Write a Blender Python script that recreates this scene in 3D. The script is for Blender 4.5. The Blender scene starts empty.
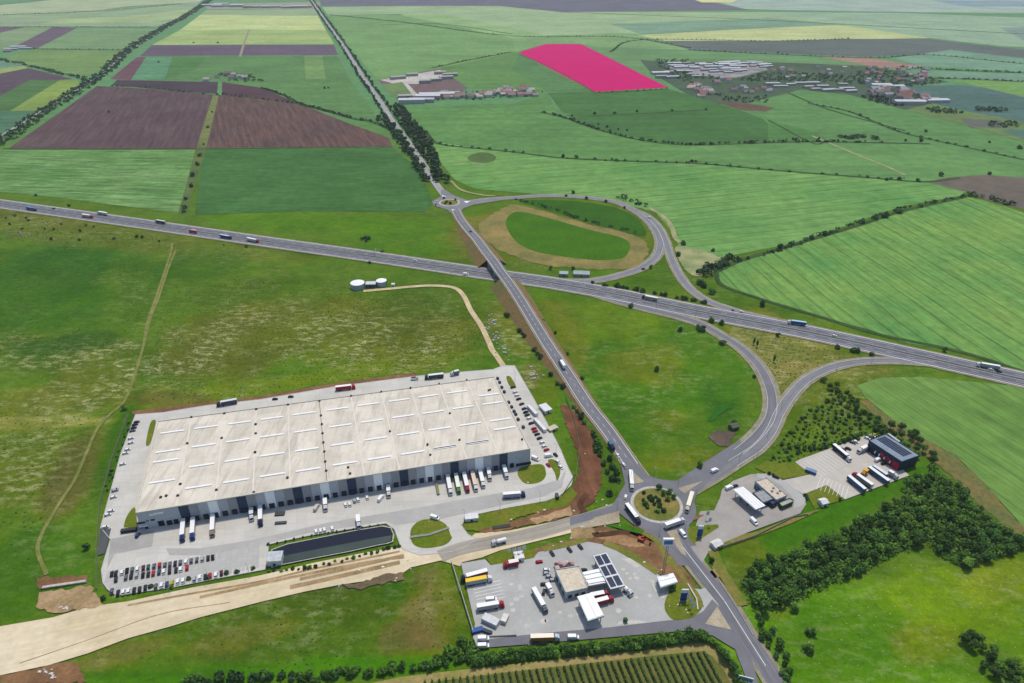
import bpy, math, random
import numpy as np
from mathutils import Vector
random.seed(7); rng = np.random.default_rng(7)
S = bpy.context.scene
COL = S.collection
# ---------------------------------------------------------------- camera, world, sun, exposure
H = 310.0; PITCH = math.radians(30.4); F = 683.0
cam_d = bpy.data.cameras.new('camera'); cam = bpy.data.objects.new('camera', cam_d); COL.objects.link(cam)
cam.location = (0, 0, H); cam.rotation_euler = (math.radians(90) - PITCH, 0, 0)
cam_d.sensor_width = 36; cam_d.lens = F / 1024 * 36; cam_d.clip_start = 1; cam_d.clip_end = 40000
S.camera = cam
SUN_EL = 68; SUN_AZ = 20          # azimuth from +Y towards +X
w = bpy.data.worlds.new('World'); S.world = w; w.use_nodes = True
nt = w.node_tree; bg = nt.nodes['Background']
sky = nt.nodes.new('ShaderNodeTexSky'); sky.sky_type = 'NISHITA'; sky.sun_disc = False
sky.sun_elevation = math.radians(SUN_EL); sky.sun_rotation = math.radians(SUN_AZ)
nt.links.new(sky.outputs[0], bg.inputs[0]); bg.inputs[1].default_value = 0.13
sd = bpy.data.lights.new('sun', 'SUN'); sd.energy = 2.8; sd.angle = math.radians(5); sd.color = (1.0, .93, .82)
sun = bpy.data.objects.new('sun', sd); COL.objects.link(sun); sun.location = (0, 0, 600)
sv = Vector((math.sin(math.radians(SUN_AZ)) * math.cos(math.radians(SUN_EL)), math.cos(math.radians(SUN_AZ)) * math.cos(math.radians(SUN_EL)), math.sin(math.radians(SUN_EL))))
sun.rotation_euler = sv.to_track_quat('Z', 'Y').to_euler()
S.view_settings.view_transform = 'Standard'; S.view_settings.look = 'None'
S.view_settings.exposure = 0.25; S.view_settings.gamma = 1
HAZE = 0.000042
K = 0.72                          # photographed colour -> base colour

# ---------------------------------------------------------------- helpers
fw = Vector((0, math.cos(PITCH), -math.sin(PITCH))); up = Vector((0, math.sin(PITCH), math.cos(PITCH)))
def G(px, py, z=0.0):
    d = fw + Vector((1, 0, 0)) * ((px - 512) / F) + up * (-(py - 341.5) / F)
    t = (z - H) / d.z
    return Vector((d.x * t, d.y * t, z))
class Crop:
    def __init__(s, x0, y0, k): s.a = (x0, y0, k)
    def __call__(s, *pts): return [(s.a[0] + x / s.a[2], s.a[1] + y / s.a[2]) for x, y in pts]
C1 = Crop(90, 380, 6.02); C2 = Crop(250, 360, 6.02); C3 = Crop(400, 340, 6.02); C4 = Crop(90, 490, 6.02)
C5 = Crop(250, 470, 6.02); C6 = Crop(410, 440, 6.02); C7 = Crop(570, 440, 6.02); C8 = Crop(440, 540, 6.02)
D1 = Crop(570, 530, 6.02); D2 = Crop(700, 440, 6.02); D3 = Crop(800, 410, 6.02)
N2 = Crop(256, 0, 4); N3 = Crop(512, 0, 4); N4 = Crop(768, 0, 4)
N5 = Crop(0, 171, 4); N6 = Crop(256, 171, 4); N7 = Crop(512, 171, 4); N8 = Crop(768, 171, 4)
E1 = Crop(540, 270, 4); E3 = Crop(530, 380, 6.83); W4 = Crop(740, 340, 3.6)
A2 = Crop(560, 545, 11.38); A3 = Crop(640, 560, 11.38); A6 = Crop(720, 470, 11.38); A7 = Crop(850, 420, 11.38)

def lin(hx, k=None):
    k = K if k is None else k
    c = [int(hx[i:i + 2], 16) / 255 for i in (1, 3, 5)]
    c = [(v / 12.92 if v <= .04045 else ((v + .055) / 1.055) ** 2.4) * k for v in c]
    return (min(c[0], .82), min(c[1], .82), min(c[2], .82), 1)

MATS = {}
def newmat(name):
    m = bpy.data.materials.new(name); m.use_nodes = True
    b = m.node_tree.nodes['Principled BSDF']; b.inputs['Specular IOR Level'].default_value = .2
    return m, m.node_tree, b
def nodes(nt):
    def N(t, **kw):
        n = nt.nodes.new(t)
        for k_, v in kw.items(): setattr(n, k_, v)
        return n
    return N
def mixc(nt, fac, a, b, mode='MIX'):
    n = nt.nodes.new('ShaderNodeMix'); n.data_type = 'RGBA'; n.blend_type = mode
    for s_, v in ((n.inputs[0], fac), (n.inputs[6], a), (n.inputs[7], b)):
        if hasattr(v, 'is_linked'): nt.links.new(v, s_)
        else: s_.default_value = v
    return n.outputs[2]
def mth(nt, op, a, b=None, c=None):
    n = nt.nodes.new('ShaderNodeMath'); n.operation = op
    for s_, v in zip(n.inputs, (a, b, c)):
        if v is None: continue
        if hasattr(v, 'is_linked'): nt.links.new(v, s_)
        else: s_.default_value = v
    return n.outputs[0]
def mapr(nt, v, a, b, c=0, d=1):
    n = nt.nodes.new('ShaderNodeMapRange'); n.clamp = True
    nt.links.new(v, n.inputs[0])
    for i, x in enumerate((a, b, c, d)): n.inputs[i + 1].default_value = x
    return n.outputs[0]
def noise(nt, vec, scale, detail=3, rough=.55):
    n = nt.nodes.new('ShaderNodeTexNoise'); n.inputs['Scale'].default_value = scale
    n.inputs['Detail'].default_value = detail; n.inputs['Roughness'].default_value = rough
    nt.links.new(vec, n.inputs['Vector']); return n.outputs[0]
def paint(hx, rough=.6, metal=0, var=.18, sc=.6, k=None):
    """ordinary surface: its colour with soft dirt variation"""
    key = (hx, rough, metal, var, sc, k)
    if key in MATS: return MATS[key]
    m, nt_, b = newmat('surface_' + hx[1:]); c = lin(hx, k)
    tc = nt_.nodes.new('ShaderNodeTexCoord')
    f = mapr(nt_, noise(nt_, tc.outputs['Object'], sc, 4), .3, .75)
    dk = tuple(v * (1 - var * 1.6) for v in c[:3]) + (1,); lt = tuple(min(v * (1 + var * .5), .85) for v in c[:3]) + (1,)
    nt_.links.new(mixc(nt_, f, dk, lt), b.inputs['Base Color'])
    b.inputs['Roughness'].default_value = rough; b.inputs['Metallic'].default_value = metal
    MATS[key] = m; return m
def soil(name, hx, hx2=None, sc=.02, amt=.3, stripes=None, fine=.25, streak=None):
    """field / earth: large patches, fine grain, optional drill lines (dir px pair, spacing m, strength, width share)"""
    m, nt_, b = newmat(name); pos = nt_.nodes.new('ShaderNodeNewGeometry').outputs['Position']
    c = lin(hx); c2 = lin(hx2) if hx2 else tuple(v * (1 - amt) for v in c[:3]) + (1,)
    col = mixc(nt_, mapr(nt_, noise(nt_, pos, sc, 5, .6), .35, .65), c, c2)
    g = mapr(nt_, noise(nt_, pos, sc * 9, 4, .7), .3, .7, 1 - fine, 1 + fine)
    col = mixc(nt_, 1.0, col, (0, 0, 0, 1), 'MULTIPLY') if False else col
    def mul(col, f):
        cc = nt_.nodes.new('ShaderNodeCombineColor')
        for i in range(3): nt_.links.new(f, cc.inputs[i])
        return mixc(nt_, 1.0, col, cc.outputs[0], 'MULTIPLY')
    col = mul(col, g)
    dirv = None
    st = stripes or streak
    if st:
        (x1, y1, x2, y2) = st[0]
        a, e = G(x1, y1), G(x2, y2); d = (e - a).normalized(); n_ = Vector((-d.y, d.x, 0))
        def dot(v):
            q = nt_.nodes.new('ShaderNodeVectorMath'); q.operation = 'DOT_PRODUCT'
            nt_.links.new(pos, q.inputs[0]); q.inputs[1].default_value = v; return q.outputs['Value']
        across, along = dot(n_), dot(d)
        cv = nt_.nodes.new('ShaderNodeCombineXYZ')
        nt_.links.new(across, cv.inputs[0]); nt_.links.new(mth(nt_, 'MULTIPLY', along, .06), cv.inputs[1])
        sn = mapr(nt_, noise(nt_, cv.outputs[0], 1.6 / min(st[1], 9) if stripes else 1.0 / st[1] * 1.6, 4, .65), .3, .7, 1 - st[2] * .8, 1 + st[2] * .5)
        col = mul(col, sn)
        if stripes:
            wob = mth(nt_, 'MULTIPLY', noise(nt_, pos, .01, 2), 10)
            fr = mth(nt_, 'FRACT', mth(nt_, 'DIVIDE', mth(nt_, 'ADD', across, wob), st[1]))
            tri = mth(nt_, 'ABSOLUTE', mth(nt_, 'SUBTRACT', fr, .5))
            line = mapr(nt_, tri, .02, .05 + st[3], 1 - st[2], 1)
            gap = mapr(nt_, noise(nt_, pos, .012, 2), .35, .6)
            col = mul(col, mth(nt_, 'MAXIMUM', line, gap) if len(st) > 4 else line)
    nt_.links.new(col, b.inputs['Base Color']); b.inputs['Roughness'].default_value = .95
    b.inputs['Specular IOR Level'].default_value = .05
    return m

def link(o, parent=None):
    COL.objects.link(o)
    if parent: o.parent = parent
    return o
def meta(o, label=None, cat=None, group=None, kind=None):
    for k_, v in (('label', label), ('category', cat), ('group', group), ('kind', kind)):
        if v: o[k_] = v
    return o
class MB:
    def __init__(s): s.v = []; s.f = []; s.mi = []; s.mats = []
    def m(s, mat):
        if mat not in s.mats: s.mats.append(mat)
        return s.mats.index(mat)
    def add(s, vs, fs, mat):
        o = len(s.v); s.v += [tuple(v) for v in vs]; i = s.m(mat)
        for f in fs: s.f.append(tuple(o + j for j in f)); s.mi.append(i)
    def box(s, x0, x1, y0, y1, z0, z1, mat, top=None, tap=(0, 0, 0, 0)):
        a, b_, c, d = tap   # inset of top: x0,x1,y0,y1
        vs = [(x0, y0, z0), (x1, y0, z0), (x1, y1, z0), (x0, y1, z0), (x0 + a, y0 + c, z1), (x1 - b_, y0 + c, z1), (x1 - b_, y1 - d, z1), (x0 + a, y1 - d, z1)]
        s.add(vs, [(0, 3, 2, 1), (0, 1, 5, 4), (1, 2, 6, 5), (2, 3, 7, 6), (3, 0, 4, 7)], mat)
        s.add(vs[4:], [(0, 1, 2, 3)], top or mat)
    def prism(s, pts, z0, z1, mat, top=None):
        n = len(pts); ar = sum(pts[i][0] * pts[(i + 1) % n][1] - pts[(i + 1) % n][0] * pts[i][1] for i in range(n))
        if ar < 0: pts = pts[::-1]
        lo = [(p[0], p[1], z0) for p in pts]; hi = [(p[0], p[1], z1) for p in pts]
        s.add(lo + hi, [(i, (i + 1) % n, n + (i + 1) % n, n + i) for i in range(n)], mat)
        s.add(hi, [tuple(range(n))], top or mat)
    def cyl(s, x, y, z0, z1, r, mat, n=12, r2=None, top=None, axis='z'):
        r2 = r if r2 is None else r2
        vs = []
        for zz, rr in ((z0, r), (z1, r2)):
            for i in range(n):
                a = 2 * math.pi * i / n
                if axis == 'z': vs.append((x + rr * math.cos(a), y + rr * math.sin(a), zz))
                elif axis == 'y': vs.append((x + rr * math.cos(a), zz, y + rr * math.sin(a)))
                else: vs.append((zz, x + rr * math.cos(a), y + rr * math.sin(a)))
        s.add(vs, [(i, (i + 1) % n, n + (i + 1) % n, n + i) for i in range(n)] + [tuple(range(n))[::-1]], mat)
        s.add(vs[n:], [tuple(range(n))], top or mat)
    def build(s, name, parent=None, smooth=False):
        me = bpy.data.meshes.new(name); me.from_pydata(s.v, [], s.f)
        for m_ in s.mats: me.materials.append(m_)
        me.polygons.foreach_set('material_index', s.mi)
        if smooth: me.polygons.foreach_set('use_smooth', [True] * len(s.f))
        me.update()
        return link(bpy.data.objects.new(name, me), parent)
def empty(name, loc=(0, 0, 0), rz=0):
    o = bpy.data.objects.new(name, None); o.location = loc; o.rotation_euler = (0, 0, rz); return link(o)
def copy_tree(o, parent=None):
    c = o.copy(); link(c, parent)
    for ch in list(o.children): copy_tree(ch, c)
    return c
def cr(pts, n=8, closed=False):
    """Catmull-Rom through tuples"""
    P = [np.array(p, float) for p in pts]; out = []
    m = len(P)
    for i in range(m if closed else m - 1):
        p0 = P[(i - 1) % m] if closed or i > 0 else 2 * P[0] - P[1]
        p1 = P[i]; p2 = P[(i + 1) % m]
        p3 = P[(i + 2) % m] if closed or i + 2 < m else 2 * P[-1] - P[-2]
        for k_ in range(n):
            t = k_ / n
            out.append(.5 * ((2 * p1) + (p2 - p0) * t + (2 * p0 - 5 * p1 + 4 * p2 - p3) * t * t + (3 * p1 - p0 - 3 * p2 + p3) * t ** 3))
    if not closed: out.append(P[-1])
    return out
LAY = [0.03]
def sheet(name, px, mat, z=None, smooth=False, kind='structure', jag=0):
    """ground sheet traced on the ground"""
    if z is None: LAY[0] += .004; z = LAY[0]
    if smooth: px = [tuple(p) for p in cr(px, 6, True)]
    pts = [G(x, y) for x, y in px]
    if jag:
        q = []
        for i, p in enumerate(pts):
            e = pts[(i + 1) % len(pts)]; n = max(1, int((e - p).length / (jag * 2.5)))
            for k_ in range(n):
                t = p.lerp(e, k_ / n); q.append(Vector((t.x + random.uniform(-jag, jag), t.y + random.uniform(-jag, jag), 0)))
        pts = q
    n = len(pts); ar = sum(pts[i].x * pts[(i + 1) % n].y - pts[(i + 1) % n].x * pts[i].y for i in range(n))
    if ar < 0: pts = pts[::-1]
    me = bpy.data.meshes.new(name); me.from_pydata([(p.x, p.y, z) for p in pts], [], [tuple(range(n))]); me.materials.append(mat)
    o = link(bpy.data.objects.new(name, me)); meta(o, kind=kind); return o
def path_w(px, z=0, n=8):
    """pixel polyline (x, y[, z]) -> world points"""
    P = cr([p if len(p) == 3 else (p[0], p[1], z) for p in px], n)
    return [G(p[0], p[1], p[2]) for p in P]
def resample(W, step):
    out = [W[0].copy()]; acc = 0
    for a, b_ in zip(W, W[1:]):
        L = (b_ - a).length; d = step - acc
        while d <= L and L > 0:
            out.append(a.lerp(b_, d / L)); d += step
        acc = L - (d - step)
    return out
def offs(W, o):
    out = []
    for i, p in enumerate(W):
        t = (W[min(i + 1, len(W) - 1)] - W[max(i - 1, 0)]); t.z = 0; t.normalize()
        out.append(Vector((p.x - t.y * o, p.y + t.x * o, p.z)))   # +o = left
    return out
def strip(name, W, width, mat, dz=0, off=0, kind='structure', skirt=None, wl=None, parent=None, thick=0):
    """ribbon with UVs (across, metres along); skirt=(mat, run per metre height) gives embankment sides"""
    L = offs(W, off + width / 2); R = offs(W, off - width / 2)
    vs = []; fs = []; uv = []; s_ = 0; mi = []
    for i, (l, r) in enumerate(zip(L, R)):
        if i: s_ += (W[i] - W[i - 1]).length
        vs += [(l.x, l.y, l.z + dz), (r.x, r.y, r.z + dz)]; uv += [(width / 2, s_), (-width / 2, s_)]
    for i in range(len(W) - 1): fs.append((2 * i + 1, 2 * i + 3, 2 * i + 2, 2 * i)); mi.append(0)
    if skirt:
        for side, ex in ((0, 1), (1, -1)):
            b0 = len(vs)
            for i, p in enumerate((L, R)[side]):
                h = max(p.z, .02); q = offs(W, off + ex * (width / 2 + 1.0 + h * skirt[1]))[i]
                m_ = offs(W, off + ex * (width / 2 + 1.0))[i]
                vs += [(m_.x, m_.y, m_.z + dz - .1), (q.x, q.y, .02)]; uv += [(0, 0), (0, 0)]
            for i in range(len(W) - 1):
                a, b_, c, d = b0 + 2 * i, b0 + 2 * i + 1, b0 + 2 * i + 3, b0 + 2 * i + 2
                fs.append((a, d, c, b_) if side == 0 else (a, b_, c, d)); mi.append(1)
                e, g_ = 2 * i + side, 2 * i + 2 + side
                fs.append((e, g_, d, a) if side == 0 else (e, a, d, g_)); mi.append(1)
    me = bpy.data.meshes.new(name); me.from_pydata(vs, [], fs)
    me.materials.append(mat)
    if skirt: me.materials.append(skirt[0])
    me.polygons.foreach_set('material_index', mi)
    ul = me.uv_layers.new(name='UVMap')
    for lp in me.loops: ul.data[lp.index].uv = uv[lp.vertex_index]
    o = link(bpy.data.objects.new(name, me), parent)
    if kind: meta(o, kind=kind)
    return o
def dashes(name, W, off, width, on, gap, mat, dz, kind='structure'):
    """dashed painted line (or continuous when gap = 0)"""
    if gap == 0: return strip(name, W, width, mat, dz, off, kind)
    mb = MB(); P = resample(W, on + gap)
    for i in range(len(P) - 1):
        t = P[i + 1] - P[i]; t.z = 0; t.normalize(); n_ = Vector((-t.y, t.x, 0))
        a = P[i] + n_ * off; b_ = a + t * on; h = n_ * width / 2
        b_.z = P[i].lerp(P[i + 1], on / (on + gap)).z
        mb.add([a - h + Vector((0, 0, dz)), b_ - h + Vector((0, 0, dz)), b_ + h + Vector((0, 0, dz)), a + h + Vector((0, 0, dz))], [(0, 1, 2, 3)], mat)
    o = mb.build(name); meta(o, kind=kind); return o

# ---------------------------------------------------------------- materials
def asphalt(name, hx, uvstreak=True, lo=.78):
    m, nt_, b = newmat(name); c = lin(hx); pos = nt_.nodes.new('ShaderNodeNewGeometry').outputs['Position']
    f = mapr(nt_, noise(nt_, pos, .06, 5, .65), .3, .7)
    col = mixc(nt_, f, tuple(v * lo for v in c[:3]) + (1,), tuple(v * 1.08 for v in c[:3]) + (1,))
    f2 = mapr(nt_, noise(nt_, pos, .6, 4, .7), .35, .7)
    col = mixc(nt_, mth(nt_, 'MULTIPLY', f2, .25), col, tuple(v * .6 for v in c[:3]) + (1,))
    if uvstreak:
        u = nt_.nodes.new('ShaderNodeUVMap'); mp = nt_.nodes.new('ShaderNodeMapping')
        mp.inputs['Scale'].default_value = (1, .015, 1); nt_.links.new(u.outputs[0], mp.inputs[0])
        f3 = mapr(nt_, noise(nt_, mp.outputs[0], .55, 3, .6), .4, .62)
        col = mixc(nt_, mth(nt_, 'MULTIPLY', f3, .55), col, tuple(v * .5 for v in c[:3]) + (1,))
    nt_.links.new(col, b.inputs['Base Color']); b.inputs['Roughness'].default_value = .85
    return m
def slabs(name, hx, sx=6, ang=0, stain=.3):
    """concrete yard with joints and tyre stains"""
    m, nt_, b = newmat(name); c = lin(hx); pos = nt_.nodes.new('ShaderNodeNewGeometry').outputs['Position']
    mp = nt_.nodes.new('ShaderNodeMapping'); mp.inputs['Rotation'].default_value = (0, 0, ang); nt_.links.new(pos, mp.inputs[0])
    br = nt_.nodes.new('ShaderNodeTexBrick'); br.offset = 0; nt_.links.new(mp.outputs[0], br.inputs['Vector'])
    br.inputs['Scale'].default_value = 1; br.inputs['Brick Width'].default_value = sx; br.inputs['Row Height'].default_value = sx
    br.inputs['Mortar Size'].default_value = .06; br.inputs['Mortar Smooth'].default_value = .3
    br.inputs['Color1'].default_value = tuple(v * 1.03 for v in c[:3]) + (1,); br.inputs['Color2'].default_value = tuple(v * .95 for v in c[:3]) + (1,)
    br.inputs['Mortar'].default_value = tuple(v * .75 for v in c[:3]) + (1,)
    f = mapr(nt_, noise(nt_, pos, .035, 5, .65), .42, .68, 0, stain)
    col = mixc(nt_, f, br.outputs[0], tuple(v * .55 for v in c[:3]) + (1,))
    ms = nt_.nodes.new('ShaderNodeMapping'); ms.inputs['Rotation'].default_value = (0, 0, ang); ms.inputs['Scale'].default_value = (.04, 1, 1); nt_.links.new(pos, ms.inputs[0])
    f2 = mapr(nt_, noise(nt_, ms.outputs[0], .35, 4, .7), .5, .7, 0, stain * .8)
    col = mixc(nt_, f2, col, tuple(v * .6 for v in c[:3]) + (1,))
    nt_.links.new(col, b.inputs['Base Color']); b.inputs['Roughness'].default_value = .9
    return m
M_ROAD = asphalt('asphalt', '#86868c'); M_ROAD2 = asphalt('older_asphalt', '#929296'); M_MW = asphalt('motorway_asphalt', '#7a7b84')
M_LOT = asphalt('lot_asphalt', '#bdbdb8', False, .85); M_LINE = paint('#f4f4f0', .7, 0, .1, .8, .8)
M_SHOULDER = soil('gravel_shoulder', '#a8a08c', '#8c8668', .15, .3)
M_SAND = soil('sand', '#ecdcbc', '#d8c6a0', .025, .3, None, .1, ((0, 650, 400, 560), 6, .16))
M_EARTH = soil('bare_earth', '#94704e', '#6e5138', .06, .4); M_EARTH2 = soil('pale_earth', '#bda078', '#96805a', .05, .3)
M_RED = soil('red_earth', '#8a5e44', '#664632', .05, .3, None, .15, ((566, 400, 592, 500), 5, .35))
M_TAN = soil('dry_grass', '#94854c', '#69752f', .06, .3, None, .25)
M_LAWN = soil('lawn', '#62781c', '#787c2a', .05, .3)
M_GREEN = soil('mown_grass', '#467a10', '#3a6c0c', .03, .3)
M_KERB = paint('#c9c7c0', .8); M_CONC = paint('#bdbab2', .85)
M_WHITE = paint('#f6f6f4', .5, 0, .06, .5, .82); M_GREY = paint('#9a9fa6', .5); M_DARK = paint('#2a2c30', .6); M_STEEL = paint('#a9adb0', .35, .6)
M_TYRE = paint('#1d1d1f', .8); M_GLASS = paint('#26333f', .12, 0, .1)
# ---------------------------------------------------------------- ground sheet with grass types
def proj(X, Y):
    dx = X; dy = Y; dz = -H
    zc = dy * fw.y + dz * fw.z; yc = dy * up.y + dz * up.z
    zc = np.maximum(zc, 1e-3)
    return 512 + F * dx / zc, 341.5 - F * yc / zc
def vnoise(X, Y, sc, seed):
    r = np.random.default_rng(seed).random((257, 257)); x = X * sc + 500; y = Y * sc + 500
    xi = np.floor(x).astype(int); yi = np.floor(y).astype(int); fx = x - xi; fy = y - yi
    fx = fx * fx * (3 - 2 * fx); fy = fy * fy * (3 - 2 * fy); g = lambda a, b_: r[a % 256, b_ % 256]
    return (g(xi, yi) * (1 - fx) + g(xi + 1, yi) * fx) * (1 - fy) + (g(xi, yi + 1) * (1 - fx) + g(xi + 1, yi + 1) * fx) * fy
xs = np.concatenate([np.linspace(-9000, -760, 12), np.arange(-750, 960, 4.0), np.linspace(980, 9500, 12)])
ys = np.concatenate([np.linspace(-150, 140, 5), np.arange(150, 1060, 4.0), np.linspace(1080, 13000, 24)])
GX, GY = np.meshgrid(xs, ys); PX, PY = proj(GX, GY)
n1 = vnoise(GX, GY, 1 / 60, 1) * .5 + vnoise(GX, GY, 1 / 24, 2) * .3 + vnoise(GX, GY, 1 / 10, 3) * .2
n2 = vnoise(GX, GY, 1 / 45, 5) * .5 + vnoise(GX, GY, 1 / 16, 6) * .5
colr = np.zeros(GX.shape + (4,)); colr[..., :] = lin('#55823a'); colr[..., 3] = .12
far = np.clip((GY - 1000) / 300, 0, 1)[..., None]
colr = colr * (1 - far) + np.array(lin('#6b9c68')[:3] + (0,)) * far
def blob(cx, cy, rx, ry, hx, st=1.0, spot=.12, soft=.55, rot=0):
    global colr
    a = math.radians(rot); dx = PX - cx; dy = PY - cy
    u = (dx * math.cos(a) + dy * math.sin(a)) / rx; v = (-dx * math.sin(a) + dy * math.cos(a)) / ry
    d = np.sqrt(u * u + v * v) + (n1 - .5) * 1.1
    f = np.clip((1.0 - d) / soft + .5, 0, 1); f = f * f * (3 - 2 * f) * st
    c = np.array(lin(hx)[:3] + (spot,)); colr = colr * (1 - f[..., None]) + c * f[..., None]
for a in [
    (90, 232, 190, 16, '#5e7a40', .9, .3, .5, 7), (60, 222, 60, 6, '#66784a', .8, .5, .5, 8),
    (85, 275, 95, 28, '#316b26', 1, .1, .6, 4), (40, 300, 110, 34, '#3b7228', .9, .1), (130, 300, 30, 40, '#4f7c34', .8, .3),
    (75, 360, 100, 22, '#4a7034', .9, .8), (110, 355, 30, 22, '#5a7a40', .7, 1.0), (25, 350, 26, 20, '#48702e', .6, .5), (60, 400, 100, 16, '#76864c', .75, .9, .7, -3), (30, 423, 80, 7, '#a9a86a', .75, .9, .7, -2), (90, 380, 40, 26, '#5e7a3e', .8, .9, .6, 30),
    (60, 345, 60, 10, '#2f6226', .8, .1, .6, -8), (30, 470, 60, 46, '#607e40', .9, .6), (70, 478, 22, 60, '#63663e', .8, .2, .6, 28), (118, 445, 14, 60, '#3c7022', .9, .1, .6, 22),
    (40, 555, 60, 40, '#447a30', .9, .2), (110, 540, 15, 40, '#4d7a30', .8, .2), (10, 600, 30, 18, '#4d8230', .9),
    (260, 300, 80, 30, '#517a30', .9, .2), (230, 345, 70, 34, '#64703e', .8, .8), (390, 325, 100, 34, '#5e7438', .9, .5), (330, 345, 75, 24, '#607a3c', .7, 1.0), (400, 350, 50, 18, '#647a40', .6, .9), (300, 380, 150, 8, '#6c8c36', .8, .4, .5, -9), (430, 300, 60, 20, '#466f28', .6, .2), (200, 268, 40, 18, '#3e7426', .6), (170, 400, 40, 8, '#66663e', .7),
    (340, 226, 110, 12, '#548a1e', 1, .1, .5, 3), (410, 240, 50, 20, '#4f8620', .9, .1), (330, 252, 120, 5, '#466c2c', .7, .1, .5, 7), (430, 268, 80, 8, '#4b7c24', .8, .1, .5, 7),
    (560, 235, 110, 36, '#5a7c34', 1, .2), (480, 232, 24, 18, '#7c7c46', .7, .1),
    (640, 380, 130, 75, '#4a8222', 1, .3), (600, 320, 70, 22, '#66902a', .8, .1), (650, 365, 46, 22, '#71853c', .65, .3), (660, 420, 40, 14, '#708238', .5, .4), (720, 400, 26, 30, '#357428', .8), (735, 385, 20, 30, '#46802e', .6, .1), (620, 420, 50, 24, '#3f7a20', .7), (700, 460, 60, 16, '#66802c', .8, .2), (560, 330, 22, 40, '#6f7d3a', .6, .1, .6, -30),
    (610, 285, 110, 18, '#4e7f28', .9, .1), (690, 300, 30, 20, '#5c8228', .7),
    (700, 265, 40, 20, '#4e7a38', .9, .3), (760, 300, 60, 22, '#4b7a2c', .8, .2),
    (790, 350, 66, 26, '#868846', .95, .6, .5, 20), (800, 385, 30, 20, '#94894e', .8, .6), (850, 362, 40, 9, '#738042', .8, .4, .5, 10),
    (830, 412, 60, 30, '#54782e', .9, .4), (805, 440, 30, 18, '#5c8030', .8), (870, 392, 60, 12, '#5d7a36', .7, .5),
    (880, 640, 200, 62, '#5c9a1e', 1, .25), (950, 600, 80, 40, '#6d9c26', .8, .2), (1000, 580, 40, 26, '#86a040', .5, .2), (840, 640, 60, 40, '#4c8a1a', .7), (930, 645, 40, 20, '#798c34', .6, .4), (990, 650, 40, 30, '#5a8a26', .6), (780, 600, 12, 18, '#6e8a2c', .7, .1),
    (820, 515, 130, 18, '#427e22', 1, 0, .4, -21), (905, 478, 40, 14, '#46802a', .8, 0, .5, -20),
    (290, 620, 160, 34, '#4f7836', 1, .35, .5, -8), (230, 640, 60, 12, '#7d8450', .6, .2, .6, -14), (120, 655, 60, 10, '#7c7c4a', .7, .3, .6, -16), (330, 600, 50, 22, '#47692c', .7, .4), (430, 610, 22, 40, '#877a48', .85, .2), (405, 640, 22, 16, '#806f44', .6), (455, 600, 18, 40, '#5a7c26', .6), (400, 590, 20, 10, '#3b7020', .8), (250, 672, 240, 9, '#4a8c18', 1, 0, .5, -3), (140, 675, 80, 8, '#3f7a1c', .8),
    (530, 330, 24, 60, '#4a7a26', .8, .1, .6, -26), (512, 330, 12, 30, '#6c7e4a', .7, .9, .6, -30), (545, 400, 14, 26, '#61802a', .8, .1), (530, 375, 10, 12, '#7a7846', .7, .8),
    (600, 440, 14, 60, '#4a7a26', .9, .1, .6, -24), (745, 560, 20, 30, '#5d7a2a', .8, .2), (950, 430, 40, 40, '#55803a', .5)]:
    blob(*a)
def inside(px, poly):
    r = np.zeros(px[0].shape, bool); x, y = px; n = len(poly)
    for i in range(n):
        (x1, y1), (x2, y2) = poly[i], poly[(i + 1) % n]
        c = ((y1 > y) != (y2 > y)) & (x < (x2 - x1) * (y - y1) / ((y2 - y1) or 1e-9) + x1); r ^= c
    return r
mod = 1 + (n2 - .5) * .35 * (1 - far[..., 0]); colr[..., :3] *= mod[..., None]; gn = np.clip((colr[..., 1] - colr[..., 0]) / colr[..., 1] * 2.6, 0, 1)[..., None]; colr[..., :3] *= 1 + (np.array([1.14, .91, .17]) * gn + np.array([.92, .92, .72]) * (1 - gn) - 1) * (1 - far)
ny, nx = GX.shape
me = bpy.data.meshes.new('ground')
V = np.stack([GX, GY, np.zeros_like(GX)], -1).reshape(-1, 3); I = np.arange(ny * nx).reshape(ny, nx)
Q = np.stack([I[:-1, :-1], I[:-1, 1:], I[1:, 1:], I[1:, :-1]], -1).reshape(-1, 4)
me.vertices.add(len(V)); me.vertices.foreach_set('co', V.ravel())
me.loops.add(Q.size); me.loops.foreach_set('vertex_index', Q.ravel()); me.polygons.add(len(Q))
me.polygons.foreach_set('loop_start', np.arange(0, Q.size, 4)); me.update(calc_edges=True)
ca = me.color_attributes.new('grass', 'FLOAT_COLOR', 'POINT'); ca.data.foreach_set('color', colr.reshape(-1, 4).ravel())
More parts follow.
